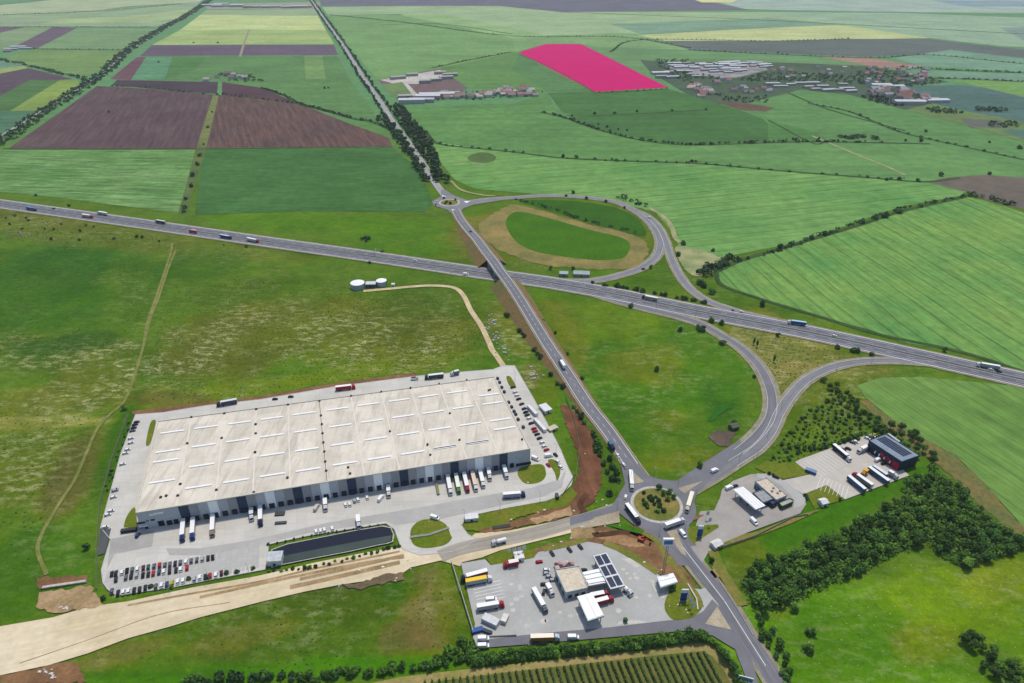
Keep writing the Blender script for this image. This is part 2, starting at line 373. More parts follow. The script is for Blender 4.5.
def meadow_mat():
    m, nt_, b = newmat('meadow'); pos = nt_.nodes.new('ShaderNodeNewGeometry').outputs['Position']
    at = nt_.nodes.new('ShaderNodeAttribute'); at.attribute_name = 'grass'
    col = at.outputs['Color']
    M = lambda k_: mixc(nt_, 1.0, col, k_ + (1,), 'MULTIPLY')
    wv = nt_.nodes.new('ShaderNodeMapping'); wv.inputs['Scale'].default_value = (.6, 1, 1); wv.inputs['Rotation'].default_value = (0, 0, .35); nt_.links.new(pos, wv.inputs[0])
    col = mixc(nt_, mapr(nt_, noise(nt_, pos, .022, 5, .68), .48, .66, 0, .75), col, M((1.32, 1.14, 1.2)))      # drier patches
    col = mixc(nt_, mapr(nt_, noise(nt_, wv.outputs[0], .035, 5, .7), .5, .68, 0, .75), col, M((.62, .78, .55)))   # lusher patches
    col = mixc(nt_, mapr(nt_, noise(nt_, wv.outputs[0], .13, 6, .75), .42, .66, 0, .65), col, M((.52, .62, .45)))
    col = mixc(nt_, mapr(nt_, noise(nt_, pos, .28, 5, .78), .5, .68, 0, .6), col, M((1.65, 1.45, 1.1)))
    mp = nt_.nodes.new('ShaderNodeMapping'); mp.inputs['Scale'].default_value = (.5, 1, 1); nt_.links.new(pos, mp.inputs[0])
    sp = mapr(nt_, noise(nt_, mp.outputs[0], .2, 6, .8), .49, .60); big = mapr(nt_, noise(nt_, pos, .02, 4, .65), .4, .55)
    msk = mth(nt_, 'MULTIPLY', mth(nt_, 'MULTIPLY', sp, big), at.outputs['Alpha'])
    col = mixc(nt_, mth(nt_, 'MULTIPLY', msk, .9), col, lin('#cdc894'))
    col = mixc(nt_, mapr(nt_, noise(nt_, pos, .22, 4, .8), .58, .66, 0, .5), col, M((.35, .45, .38)))
    col = mixc(nt_, mapr(nt_, noise(nt_, pos, .55, 3, .8), .36, .64, 0, .55), M((.62, .66, .6))) if False else mixc(nt_, mapr(nt_, noise(nt_, pos, .55, 3, .8), .4, .6, 0, .42), col, M((.55, .62, .5)))
    nt_.links.new(col, b.inputs['Base Color']); b.inputs['Roughness'].default_value = .95; b.inputs['Specular IOR Level'].default_value = .05
    return m
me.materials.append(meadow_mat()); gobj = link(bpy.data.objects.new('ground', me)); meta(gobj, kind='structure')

# ---------------------------------------------------------------- fields
RAW = {'#3f6c0c', '#4a7810', '#3c6a14', '#345e10'}
def mute(hx, k=.27, kr=1.06):
    if hx is None: return None
    if hx in RAW: return hx
    c = [int(hx[i:i + 2], 16) for i in (1, 3, 5)]
    if c[1] <= max(c[0], c[2]): return hx
    m_ = sum(c) / 3; c = [max(0, min(255, int(v * (1 - k) + m_ * k))) for v in c]; c[0] = min(255, int(c[0] * kr)); c[2] = int(c[2] * .94); return '#%02x%02x%02x' % tuple(c)
def field(px, hx, hx2=None, stripes=None, streak=None, sc=.006, fine=.2, amt=.22, smooth=False, jag=0, name='field'):
    return sheet(name, px, soil('field_' + hx[1:], mute(hx), mute(hx2), sc, amt, stripes, fine, streak), smooth=smooth, jag=jag)
HZ = ((0, 30, 1000, 30), 40, .22)
PLUM = '#685a62'
FIELDS = [
 ([(-60,11),(62,-1),(140,-10),(215,-12),(200,2),(130,6),(100,10),(30,13),(-60,17)], '#7fa673'),
 ([(-60,17),(30,13),(100,10),(200,2),(188,15),(155,27),(0,27),(-60,27)], '#6c9a68'),
 ([(60,19),(120,17),(190,9),(182,18),(150,22),(40,24)], '#7ba866'),
 ([(-60,28),(25,27),(-60,47)], PLUM), ([(25,27),(53,27),(12,48),(-60,52),(-60,47)], '#6d9a62'),
 ([(53,27),(77,28),(38,48),(12,48)], PLUM), ([(77,28),(158,29),(128,50),(38,48)], '#62985c'),
 ([(5,57),(38,49),(127,51),(100,70),(86,76),(66,75),(10,60)], '#6ea350'),
 ([(-60,60),(5,60),(26,66),(-60,74)], '#5e9a78'), ([(-60,74),(24,66),(28,68),(-60,86)], '#97b660'),
 ([(-60,86),(28,68),(73,79),(60,80),(30,80),(0,96),(-60,112)], '#63535a'),
 ([(-60,112),(0,96),(30,80),(60,80),(10,111)], '#4f8a3e'), ([(60,80),(78,80),(79,84),(42,110),(10,111)], '#8ab746'), ([(-60,112),(42,111),(0,137),(-60,160)], '#4b8a60'),
 ([(206,10),(318,9),(318,16),(200,15)], '#6f9c66'), ([(200,15),(318,16),(326,30),(180,30)], '#94bd6c'), ([(180,30),(326,30),(334,44),(152,45)], '#86b45e'), ([(152,45),(334,45),(338,55),(140,56)], '#6a5c68'),
 ([(140,56),(338,56),(350,80),(372,110),(380,121),(365,122),(300,104),(262,88),(218,81),(115,80)], '#5e9e50'),
 ([(142,57),(172,57),(165,79),(131,80)], '#55a070'), ([(172,57),(206,57),(196,70),(165,79)], '#4c9240'), ([(304,56),(322,56),(326,79),(306,79)], '#72ab58'),
 ([(137,57),(146,57),(131,80),(110,79)], '#745458'), ([(117,80),(218,82),(217,94),(175,91),(112,85)], '#53424a'), ([(222,82),(262,88),(285,98),(304,106),(222,95)], '#5c4448'),
 ([(322,7),(512,5),(560,12),(760,12),(1090,30),(1090,44),(930,38),(840,25),(640,34),(512,36),(400,14),(328,15)], '#76a870'),
 ([(318,-2),(500,-2),(690,-2),(750,10),(560,12),(500,6),(322,6)], '#66686e'),
 ([(700,-2),(1090,-4),(1090,14),(900,12),(780,10),(745,9)], '#75a08a'), ([(930,0),(1090,2),(1090,8),(960,6)], '#6c8a84'), ([(690,-2),(740,-2),(732,2.5),(702,2.5)], '#cfd48c'),
 ([(760,12),(900,13),(1090,20),(1090,50),(1000,46),(930,38),(850,25)], '#72a67e'),
 ([(1000,28),(1090,24),(1090,46),(1030,44)], '#66917e'),
 ([(328,15),(400,15),(512,38),(516,52),(440,68),(378,80),(350,48)], '#63a354'), ([(400,15),(440,14),(560,38),(512,38)], '#70aa60'),
 ([(512,38),(620,33),(640,34),(690,50),(600,47),(581,44),(546,44),(516,52)], '#68a45c'),
 ([(610,24),(768,18),(850,25),(768,28),(640,34)], '#5c9470'),
 ([(637,35),(768,28),(840,25),(930,38),(768,41),(665,41)], '#9cbe74'),
 ([(660,41),(768,41),(850,39),(930,39),(960,43),(1090,56),(1090,66),(935,53),(870,57),(768,53),(690,50)], '#566c66'),
 ([(581,44),(600,47),(768,55),(868,62),(860,68),(768,62),(680,62),(650,70),(672,88)], '#60a05a'),
 ([(440,68),(516,52),(519,54),(594,92),(540,92),(512,89),(466,88)], '#60a34c'),
 ([(512,70),(519,54),(594,92),(548,92)], '#579a50'),
 ([(815,56),(868,58),(923,66),(915,69),(880,68),(850,62)], '#b08c7c'),
 ([(893,58),(950,50),(1090,66),(1090,76),(1024,72),(920,66)], '#6cab88'), ([(900,70),(1090,76),(1090,88),(1024,82),(945,78)], '#6da88c'),
 ([(945,78),(1024,82),(1090,88),(1090,112),(1024,97),(985,88)], '#72b452'), ([(905,86),(960,85),(985,88),(1090,114),(1090,130),(1024,122),(960,110),(920,100)], '#4c7f7a'),
 ([(640,60),(680,62),(768,62),(868,66),(905,72),(950,82),(905,86),(935,106),(905,110),(850,96),(800,90),(745,104),(716,104),(690,96),(650,72)], '#4d7050'),
 ([(930,104),(960,110),(1024,122),(1090,130),(1090,160),(1024,142),(960,124),(905,110)], '#6b964e'), ([(960,118),(1000,120),(1010,128),(970,128)], '#69786a'), ([(1000,130),(1090,128),(1090,150),(1030,142)], '#4c8272'),
 ([(396,110),(466,105),(512,104),(548,93),(556,112),(600,132),(690,145),(800,140),(870,136),(1090,190),(1090,200),(985,178),(925,182),(870,178),(780,171),(700,164),(620,161),(560,158),(512,152),(436,143),(425,132)], '#5fa54e'),
 ([(548,93),(668,89),(700,98),(745,112),(705,110),(640,115),(580,117),(562,112)], '#488c3c'), ([(565,115),(640,115),(705,110),(745,112),(790,130),(800,140),(690,145),(655,142),(600,130)], '#45883a'),
 ([(745,104),(800,90),(850,95),(905,110),(1090,160),(1090,200),(870,136),(800,140),(770,125)], '#5ea452'), ([(716,102),(740,102),(775,108),(765,112),(740,110)], '#75604e'),
 ([(800,140),(870,136),(960,152),(1090,190),(1090,205),(985,176),(925,182),(860,177),(770,168),(690,160),(690,145)], '#63aa55'),
 ([(768,120),(820,133),(812,142),(768,143)], '#519a45'),
]
def lighten(hx, py):  # distance haze painted into the base colour: fields get paler towards the horizon
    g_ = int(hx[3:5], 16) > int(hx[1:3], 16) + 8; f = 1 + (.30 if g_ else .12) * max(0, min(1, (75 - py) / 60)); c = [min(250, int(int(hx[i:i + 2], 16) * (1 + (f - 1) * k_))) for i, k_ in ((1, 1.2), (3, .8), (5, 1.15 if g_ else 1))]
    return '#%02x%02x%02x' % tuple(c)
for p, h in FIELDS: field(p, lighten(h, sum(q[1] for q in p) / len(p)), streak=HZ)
wind = lambda a, b_: (a, 14, .55)
field([(518.5,52.5),(546,44),(581,44),(668,87.5),(594.5,92)], '#d4006e', '#cc0068', None, None, .01, .03, .03, name='magenta_field')
M_BROWN = dict(sc=.01, fine=.12)
field([(97,86),(150,89),(213,95),(196,149),(8,149)], '#695654', '#5f4a4c', None, ((110,149,150,89), 12, .45), **M_BROWN)
field([(218,95),(262,99),(300,104),(345,122),(389,138),(392,147),(206,148)], '#70564c', '#64504c', None, ((330,149,300,104), 10, .55), **M_BROWN)
field([(5,150),(195,150),(188,180),(180,213),(130,207),(60,198),(0,192),(-90,180),(-90,150)], '#569c40', '#75b260', None, ((0,170,190,176), 8, .75), .012)
field([(203,149),(392,147),(420,170),(433,204),(425,212),(300,211),(195,215)], '#448a3c', '#3c7a30', None, ((203,180,400,178), 6, .45), .01)
field([(196,149),(206,149),(187,214),(178,214)], '#66863c', '#4a7030')
field([(213,95),(219,95),(206,149),(196,149)], '#7c9048', '#66783e')
field([(432,142),(512,152),(560,158),(620,161),(700,164),(780,171),(870,178),(925,182),(966,192),(960,196),(900,207),(800,242),(700,262),(680,250),(672,232),(655,212),(600,199),(520,193),(475,189),(455,180),(440,162)], '#5aa84a', '#74b856', ((560,232,940,193), 20, .34, .02), .012)
field([(925,182),(950,177),(985,175),(1024,178),(1090,186),(1090,225),(1024,210),(985,200),(966,192)], '#776a5c', '#6b6458')
field([(716,272),(740,262),(800,245),(880,217),(965,197),(985,201),(1024,213),(1120,238),(1420,330),(1420,470),(1090,388),(1024,372),(960,352),(905,343),(870,330),(800,312),(750,296),(722,284)], '#5aa848', '#7cb84a', ((800,262,905,345), 20, .38, .02), None, .012)
field([(1024,245),(900,275),(868,300),(1024,360)], '#5ea846', '#6bb04a', ((800,262,905,345), 20, .38, .02), None, .012, jag=6) if False else None
field([(856,386),(880,378),(920,377),(1024,387),(1090,398),(1420,480),(1420,760),(1090,590),(1024,528),(990,490),(955,455),(905,430),(868,400)], '#63a03c', '#74ac46', ((900,395,1060,500), 9, .3, .02), .012, smooth=False)
for p in ([(868,400),(905,430),(955,455),(990,490),(1024,528),(1024,546),(980,505),(945,470),(895,434),(860,402)],):
    field(p, '#61793a', '#857446', sc=.04, fine=.3, jag=1.2, name='dirt_track')
# infield of the upper loop
field([(478,227),(498,211),(515,205),(545,212),(587,224),(625,233),(646,243),(648,254),(637,266),(612,270),(575,268),(537,264),(505,252),(486,240)], '#a08c54', '#747c3c', smooth=True, jag=2.2, sc=.03)
field([(506,221),(516,212),(540,216),(590,230),(622,238),(630,246),(625,257),(612,260),(590,260),(545,254),(522,246),(510,234)], '#3f6c0c', '#4a7810', smooth=True, sc=.03)
field([(520,201),(570,201),(612,207),(636,218),(646,232),(640,236),(600,226),(550,211)], '#3c6a14', '#345e10', smooth=True, sc=.03)
field([(676,247),(700,250),(728,262),(720,270),(700,276),(690,274),(680,262)], '#7d9a5c', '#a8b47c', smooth=True, sc=.05, jag=1)
# far pale patch, landfill and village grounds
field([(378,80),(440,69),(468,88),(455,98),(405,104),(396,98)], '#6e6866', '#7c5f5c')
field([(380,80),(440,70),(450,78),(420,84),(395,84)], '#d2cdc2', '#b9b2aa', sc=.02, fine=.3)
field([(382,85),(402,82),(414,95),(394,98)], '#6f9c55'); field([(404,84),(408,84),(418,95),(413,96)], '#d0ccc0')
field([(660,66),(700,64),(760,63),(768,70),(735,78),(700,76)], '#a8a4a4', '#82807e', sc=.02, fine=.3)
field([(205,4),(320,2),(320,9),(207,9)], '#a5aa96', '#8a957c', sc=.02, fine=.3)

# ---------------------------------------------------------------- roads
ZC = [0]
def zroad(name, px, width, mat, z, **kw):
    if name in ('tyre_rut', 'field_margin', 'verge', 'trench', 'dirt_track', 'road_verge'): ZC[0] += 1; z += .0016 * ZC[0] * (-1 if name == 'road_verge' else 1)
    W = path_w(px); 
    for p in W: p.z = z
    strip(name, W, width, mat, **kw); return W
MW_PX = [(-400,146),(-220,172),(-90,191),(0,204),(128,222),(256,240.5),(376,257.5),(490,274.5),(550,283),(612,294),(697,311.5),(768,325),(829,337),(918,356.5),(1023,380),(1090,395),(1250,431),(1420,470)]
MWZ = .66
zroad('road_verge', MW_PX, 30, M_SHOULDER, .52)
MW = zroad('motorway', MW_PX, 25.5, M_MW, MWZ)
for o_ in (12.1, -12.1): strip('road_marking', MW, .7, M_LINE, .02, o_)
for o_ in (2.0, -2.0): strip('road_marking', MW, .2, M_LINE, .02, o_)
for o_ in (9.2, -9.2): strip('road_marking', MW, .2, M_LINE, .02, o_)
for o_ in (5.6, -5.6): dashes('road_marking', MW, o_, .22, 6, 10, M_LINE, .02)
strip('median_strip', MW, 2.6, soil('median_gravel', '#74766c', '#606a50', .3), .03, 0)
rail = MB(); P = resample(MW, 12)
for off_ in (.0,):
    for a, b_ in zip(P, P[1:]):
        t = (b_ - a).normalized(); n_ = Vector((-t.y, t.x, 0)) * .15
        vs = [a - n_, b_ - n_, b_ + n_, a + n_]
        rail.add([v + Vector((0, 0, .55)) for v in vs] + [v + Vector((0, 0, .9)) for v in vs], [(0, 1, 5, 4), (2, 3, 7, 6), (4, 5, 6, 7)], M_STEEL)
        rail.box(a.x - .08, a.x + .08, a.y - .08, a.y + .08, .6, 1.3, M_STEEL)
meta(rail.build('guard_rail'), 'long steel guard rail down the middle of the motorway', 'guard rail')

FAR_PX = [(309,-4),(311,0),(328.5,25),(346,50),(363.5,77.5),(381,102.5),(392,120),(408.5,142.5),(422,162.5),(431,177),(441,191),(447,199)]
FARR = zroad('road', FAR_PX, 11, asphalt('pale_asphalt', '#b4b4b0'), .62)
dashes('road_marking', [p for p in FARR if p.y < 1500], 0, .3, 5, 8, M_LINE, .02)
LOOP_PX = [(458,204.5),(480,200.5),(512,198),(544.5,196),(577,197),(612,201.5),(632,209.5),(648,221),(658,235),(660,247),(654.5,258.5),(639.5,269),(612,277.5),(587,281.5),(557,281.5),(530,279.5),(505,275)]
zroad('road_verge', LOOP_PX[:-2], 14, M_SHOULDER, .50)
LOOPR = zroad('slip_road', LOOP_PX, 9.5, M_ROAD2, .63)
OUT_PX = [(632,209),(648,217),(659,228),(665.5,241),(669.5,253.5),(677,271),(689.5,288.5),(707,301),(727,308.5),(747,314.5),(770,320),(800,326),(835,334)]
OUTV = zroad('road_verge', OUT_PX, 12.5, M_SHOULDER, .504)
OUTR = zroad('slip_road', OUT_PX, 8, M_ROAD2, .64)
LOW_PX = [(585,291.5),(620,302),(650,310),(675,316),(700,324),(720,335),(740,347.5),(757.5,365),(767.5,382.5),(772,400),(770,417.5),(760,433),(744,448),(718,467),(690,485)]
zroad('road_verge', LOW_PX, 14.5, M_SHOULDER, .508)
LOWR = zroad('slip_road', LOW_PX, 8, M_ROAD, .645)
IN_PX = [(960,367),(918,362.5),(890,361),(859.5,362),(831.7,367.8),(806.7,380),(790,397),(779,413.6),(770.6,431.7),(757,448),(738,460.5),(714,476),(688,491)]
zroad('road_verge', IN_PX, 12.5, M_SHOULDER, .512)
INR = zroad('slip_road', IN_PX, 8, M_ROAD2, .65)
for W in (LOOPR, OUTR, LOWR, INR):
    for o_ in (3.5, -3.5): strip('road_marking', W[4:-14], .2, M_LINE, .02, o_)
# overpass road
NS_PX = [(455,209,0),(459,217,.5),(464.5,225,1.8),(470.7,232.7,3.6),(477.2,240,5.3),(486.4,252.6,7.0),(492.6,260.5,7.6),(500.5,272,7.8),(508.4,282.5,7.5),(519.5,299,6.8),(532.7,320.5,5.6),(546.8,343.5,4.3),(560.8,364.5,3.0),(573,383,2.0),(588,406,1),(607.6,431,.3),(620.8,450,0),(636,472,0),(646,485,0)]
NSW = path_w(NS_PX)
for p in NSW: p.z += .66
M_BANK = soil('dry_embankment', '#8f6e4c', '#747045', .05, .3)
def zone(W, y0, y1): return [p for p in W if y0 <= p.y <= y1]
yb0, yb1 = G(506, 288).y, G(484, 256).y
yb0, yb1 = 655.0, 712.0
_c = min(MW, key=lambda p: abs(p.x - NSW[min(range(len(NSW)), key=lambda i: abs(NSW[i].z - 8.4))].x))
def cross(A, B):
    return min(((a - b_).to_2d().length, i, j) for i, a in enumerate(A) for j, b_ in enumerate(B))
NSD = resample(NSW, 3); MWD = resample(MW, 3); LPD = resample(LOOPR, 3)
_, ci, cj = cross(NSD, MWD)
i0, i1 = ci - 8, ci + 9
strip('overpass_approach_road', NSD[:i0 + 1], 10.5, M_ROAD, 0, skirt=(M_BANK, 1.35))
strip('overpass_approach_road', NSD[i1:], 10.5, M_ROAD, 0, skirt=(M_BANK, 1.35))
strip('road_shoulder', NSD[:i0 + 1], 13.5, M_SHOULDER, -.04); strip('road_shoulder', NSD[i1:], 13.5, M_SHOULDER, -.04)
for o_ in (4.6, -4.6): strip('road_marking', NSD[:-6], .35, M_LINE, .02, o_)
dashes('road_marking', NSD[:-6], 0, .18, 4, 5, M_LINE, .02)
br = empty('road_bridge', NSD[ci] * 1.0); meta(br, 'concrete road bridge carrying the straight road over the motorway', 'bridge')
Wb = [p - br.location for p in NSD[i0:i1 + 1]]
mb = MB(); L = offs(Wb, 6.4); R = offs(Wb, -6.4)
for a, b_, c, d in zip(L, L[1:], R, R[1:]):
    lo = Vector((0, 0, 1.5)); e = Vector((0, 0, .02))
    mb.add([a - e, b_ - e, d - e, c - e, a - lo, b_ - lo, d - lo, c - lo], [(0, 3, 2, 1), (4, 5, 6, 7), (0, 1, 5, 4), (3, 7, 6, 2)], M_CONC)
mb.build('deck', br); strip('road_surface', Wb, 10.5, M_ROAD, .0, 0, None, parent=br)
for s_ in (6.2, -6.2):
    mb = MB()
    E_ = offs(Wb, s_); 
    for a, b_ in zip(E_, E_[1:]):
        n_ = Vector((-(b_ - a).y, (b_ - a).x, 0)).normalized() * .15; z1 = Vector((0, 0, 1.1))
        mb.add([a - n_, b_ - n_, b_ + n_, a + n_, a - n_ + z1, b_ - n_ + z1, b_ + n_ + z1, a + n_ + z1], [(0, 1, 5, 4), (2, 3, 7, 6), (4, 5, 6, 7)], M_KERB)
    mb.build('parapet', br)
for q in (1, len(Wb) // 2, len(Wb) - 2):
    p = Wb[q]; t = (Wb[q] - Wb[q - 1]); t.z = 0; t.normalize(); n_ = Vector((-t.y, t.x, 0)); zb = -NSD[ci].z + .5
    mb = MB()
    hw = 5.8; tt = .5 if q == len(Wb) // 2 else 1.2
    pts = [p + n_ * hw + t * tt, p - n_ * hw + t * tt, p - n_ * hw - t * tt, p + n_ * hw - t * tt]
    mb.prism([(v.x, v.y) for v in pts], zb, p.z - 1.45, M_CONC); mb.build('pier' if q == len(Wb) // 2 else 'abutment', br)

# roundabouts
def disc(name, c, r, mat, z, r0=0, n=64, sq=1):
    vs = []; fs = []
    for i in range(n):
        a = 2 * math.pi * i / n; vs.append((c.x + r * math.cos(a), c.y + r * math.sin(a), z))
    if r0:
        for i in range(n):
            a = 2 * math.pi * i / n; vs.append((c.x + r0 * math.cos(a), c.y + r0 * math.sin(a), z))
        fs = [(i, (i + 1) % n, n + (i + 1) % n, n + i) for i in range(n)]
    else: fs = [tuple(range(n))]
    me = bpy.data.meshes.new(name); me.from_pydata(vs, [], fs); me.materials.append(mat)
    me.uv_layers.new(name='UVMap')
    o = link(bpy.data.objects.new(name, me)); meta(o, kind='structure'); return o
R1 = G(449.5, 203); R2 = G(656.5, 505)
disc('roundabout', R1, 22, M_ROAD2, .67); disc('kerb_ring', R1, 14.5, M_KERB, .72); disc('roundabout_island', R1, 12, M_TAN, .80)
disc('roundabout', R2, 24.5, M_ROAD, .68); disc('kerb_ring', R2, 16.5, M_KERB, .73); disc('roundabout_island', R2, 14.5, M_TAN, .82)
sheet('road_junction', [(441,190),(445,190),(456,197),(470,201),(500,199),(500,201),(474,205),(463,209),(460,214),(458,221),(452,214),(447,210),(434,206),(432,202),(437,199),(441,197)], M_ROAD2, .655)
sheet('traffic_island', A5 := Crop(425,180,11.38)((190,175),(240,195),(210,215)), M_LINE, .74) if True else None
sheet('traffic_island', Crop(425,180,11.38)((300,335),(340,345),(350,385)), M_LINE, .74)
sheet('traffic_island', Crop(425,180,11.38)((440,245),(520,245),(470,268)), M_LINE, .74)
sheet('road_junction', C7((290,60),(400,195),(540,240),(640,250),(790,150),(1024,0),(1024,80),(900,190),(760,330),(750,370),(700,480),(730,560),(760,640),(660,650),(600,560),(540,530),(440,540),(340,480),(290,440),(0,520),(0,470),(250,400),(310,310),(330,270),(310,170)), M_ROAD, .654)
sheet('road_junction', C7((540,520),(600,560),(720,760),(640,760),(560,640),(440,545)), M_ROAD, .652)
for pl in ([(380,195),(445,255),(385,268)], [(650,295),(800,250),(690,325)], [(580,555),(640,545),(700,700),(672,690)], [(150,470),(295,432),(300,500),(60,540)]):
    sheet('traffic_island', C7(*pl), soil('paved_island', '#b8ac94', '#a89a80', .1), .70)
SE_PX = [(672,524),(683,548),(696,566),(711,585),(726,604),(738,623),(752,646),(767,669),(790,706)]
zroad('road_shoulder', SE_PX, 13, M_SHOULDER, .60)
SER = zroad('road', SE_PX, 9, M_ROAD, .656)
dashes('road_marking', SER[8:], 0, .3, 40, .5, M_LINE, .02)
SE2 = zroad('road', [(640,520),(657,532),(672,545),(686,557),(700,572)], 7, M_ROAD, .658)
WEST_PX = [(630,505),(618,508.5),(595,516.5),(570,523.5),(545,531),(520,537),(495,542),(470,547)]
sheet('dirt_road', [(-60,640),(0,627),(53,618),(91,607),(128,602),(193,588),(256,577),(316,563),(366,553),(399,547),(415,553),(440,554),(458,550),(475,534),(510,531),(545,524),(580,516),(590,520),(585,530),(540,541),(500,551),(482,558),(462,563),(460,567),(441,561),(411,568),(398,577),(342,585),(306,592),(263,602),(200,618),(171,627),(128,639),(88,654),(48,666),(0,676),(-60,690)], M_SAND, .56)
WR = zroad('road', WEST_PX + [(455,551),(440,557)], 9.5, asphalt('dusty_asphalt', '#bab2a2'), .648)
sheet('bare_earth_patch', Crop(200,560,3.94)((560,100),(640,90),(720,60),(800,50),(800,80),(700,100),(620,118)), soil('brown_earth', '#8a7458', '#6a6048', .06), .58, jag=.8)

# ---------------------------------------------------------------- yards
YARD = [(135.7,415),(163,413),(206,406),(260,400),(333,387.4),(416,376.6),(466,372),(493,370),(503,366),(514.6,366),(533,398),(549.5,428),(561,451),(568,468),(573,478),(571,486),(559.5,496.5),(546,501.5),(509.7,508),(476,515),(465,520),(461.5,526),(468,535),(478,540),(455,552),(420,556),(403,550),(400,545),(394.5,530),(386,524),(308,536.5),(269,545),(265.8,570),(213,580),(173,588),(116.6,596),(108,590),(103,583),(101.6,570),(110.8,540),(100.8,528),(111.6,489),(120.7,455)]
_e = (G(530, 448, 14) - G(136, 512, 14)); WANG = math.atan2(_e.y, _e.x)
M_YARD = slabs('yard_concrete', '#d8d4ca', 6, -WANG, .34)
sheet('yard', YARD, M_YARD, .60)
kb = MB()
YW = [G(x, y) for x, y in YARD]
for a, b_ in zip(YW, YW[1:] + YW[:1]):
    t = (b_ - a).normalized(); n_ = Vector((-t.y, t.x, 0)) * .2
    kb.prism([(v.x, v.y) for v in (a - n_, b_ - n_, b_ + n_, a + n_)], .3, .72, M_KERB)
meta(kb.build('kerb'), kind='structure')
sheet('yard_lane', [(250,541),(330,523),(420,508),(480,497),(530,489),(560,480),(566,470),(562,488),(545,497),(470,513),(440,520),(395,526),(386,522),(308,534),(262,545),(215,556),(170,556),(166,549),(200,549)], asphalt('lane_concrete', '#bcbab4', False, .88), .604)
sheet('yard_lane', C4((125,300),(360,250),(390,250),(375,345),(150,390),(105,480)), asphalt('dusty_lane', '#b9b6b0', False), .606)
sheet('car_park', C4((110,490),(760,390),(1020,330),(1020,470),(740,530),(500,585),(160,632),(110,590),(85,560)), slabs('pavers', '#c2c0ba', 3, -WANG, .12), .608)
sheet('dark_pad', C4((62,238),(130,235),(92,385),(48,398)), asphalt('fresh_asphalt', '#5c5e62', False), .612)
LAWNS = [C1((365,262),(398,255),(365,385),(338,388)), C4((270,110),(285,200),(280,235),(225,230),(205,225),(225,160)), 
  C6((648,195),(680,165),(790,150),(818,195),(810,235),(770,262),(700,268),(660,235)), C6((830,130),(870,125),(905,190),(885,250),(870,200)),
  C6((5,545),(60,490),(150,482),(215,512),(245,575),(250,600),(200,640),(80,655),(15,625)), C3((640,225),(668,228),(700,290),(660,280))]
for l_ in LAWNS: sheet('lawn', l_, M_LAWN, .66, smooth=True)
sheet('lawn', C6((310,520),(330,485),(400,455),(600,412),(820,372),(900,342),(978,296),(1010,330),(940,400),(760,440),(640,470),(500,550),(340,548)), M_LAWN, .61, jag=.5)
sheet('bare_earth_patch', C6((640,490),(760,440),(940,400),(1024,330),(1050,440),(900,480),(700,520),(480,560),(400,560),(470,530)), M_EARTH, .613, jag=1)
sheet('bare_earth_patch', C6((720,480),(860,440),(960,400),(980,450),(880,480),(760,510)), soil('light_earth', '#c4a67e', '#a08058', .06), .616, jag=1)
sheet('red_earth_strip', [(560,404),(569,407),(581,418),(595,438),(601,460),(602,482),(594,502),(575,515),(560,500),(573,490),(580,470),(577,450),(568,430)], M_RED, .57, jag=.8)
sheet('red_earth_strip', [(130,412),(206,403),(260,396.5),(333,384),(416,373),(416,377),(333,388),(260,401),(206,407),(135,416)], M_EARTH, .55, jag=.4)
# station at the bottom
sheet('fuel_station_yard', [(461,564),(485,560),(491,566),(534,558),(538,553),(586,542),(607,546),(633,561),(657,574),(672,586),(700,590),(706,588),(726,615),(748,660),(738,650),(715,634),(690,631),(610,638),(540,643),(478,649),(473,638),(475,625)], M_LOT, .62)
sheet('service_lane', [(478,641),(540,634),(610,628),(660,622),(690,619),(703,612),(712,600),(724,612),(750,655),(760,690),(750,690),(735,650),(712,636),(690,631),(610,638),(540,644),(478,649)], M_ROAD, .632)
sheet('lawn', D1((600,370),(640,330),(740,350),(795,430),(790,480),(740,530),(690,542),(620,545),(575,495),(570,440)), M_LAWN, .70, smooth=True)
sheet('traffic_island', D1((812,570),(885,465),(970,605)), soil('paved_island2', '#c2b69c', '#b0a488', .1), .70)
sheet('lawn', C8((275,110),(400,55),(500,60),(590,72),(565,112),(480,130),(310,155)), M_LAWN, .64)
sheet('bare_earth_patch', [(500,562),(545,546),(570,540),(600,527),(640,526),(662,543),(676,558),(692,580),(703,603),(696,592),(680,590),(657,574),(633,561),(607,546),(586,542),(538,553),(520,560)], M_EARTH, .615, jag=.6)
sheet('bare_earth_patch', C7((150,560),(300,545),(380,600),(470,640),(380,650),(250,620),(180,600)), soil('light_earth2', '#bc9a70', '#987450', .06), .635, jag=.8)
sheet('bare_earth_patch', C7((0,520),(140,535),(150,590),(0,600)), M_EARTH2, .634, jag=.8)
sheet('verge', C7((200,512),(340,515),(480,560),(560,640),(540,600),(420,570),(250,540)), M_GREEN, .637)
sheet('parking_bays', C8((590,80),(880,15),(895,45),(600,112)), slabs('bay_pavers', '#b8b8b6', 2.5, -WANG, .1), .626)
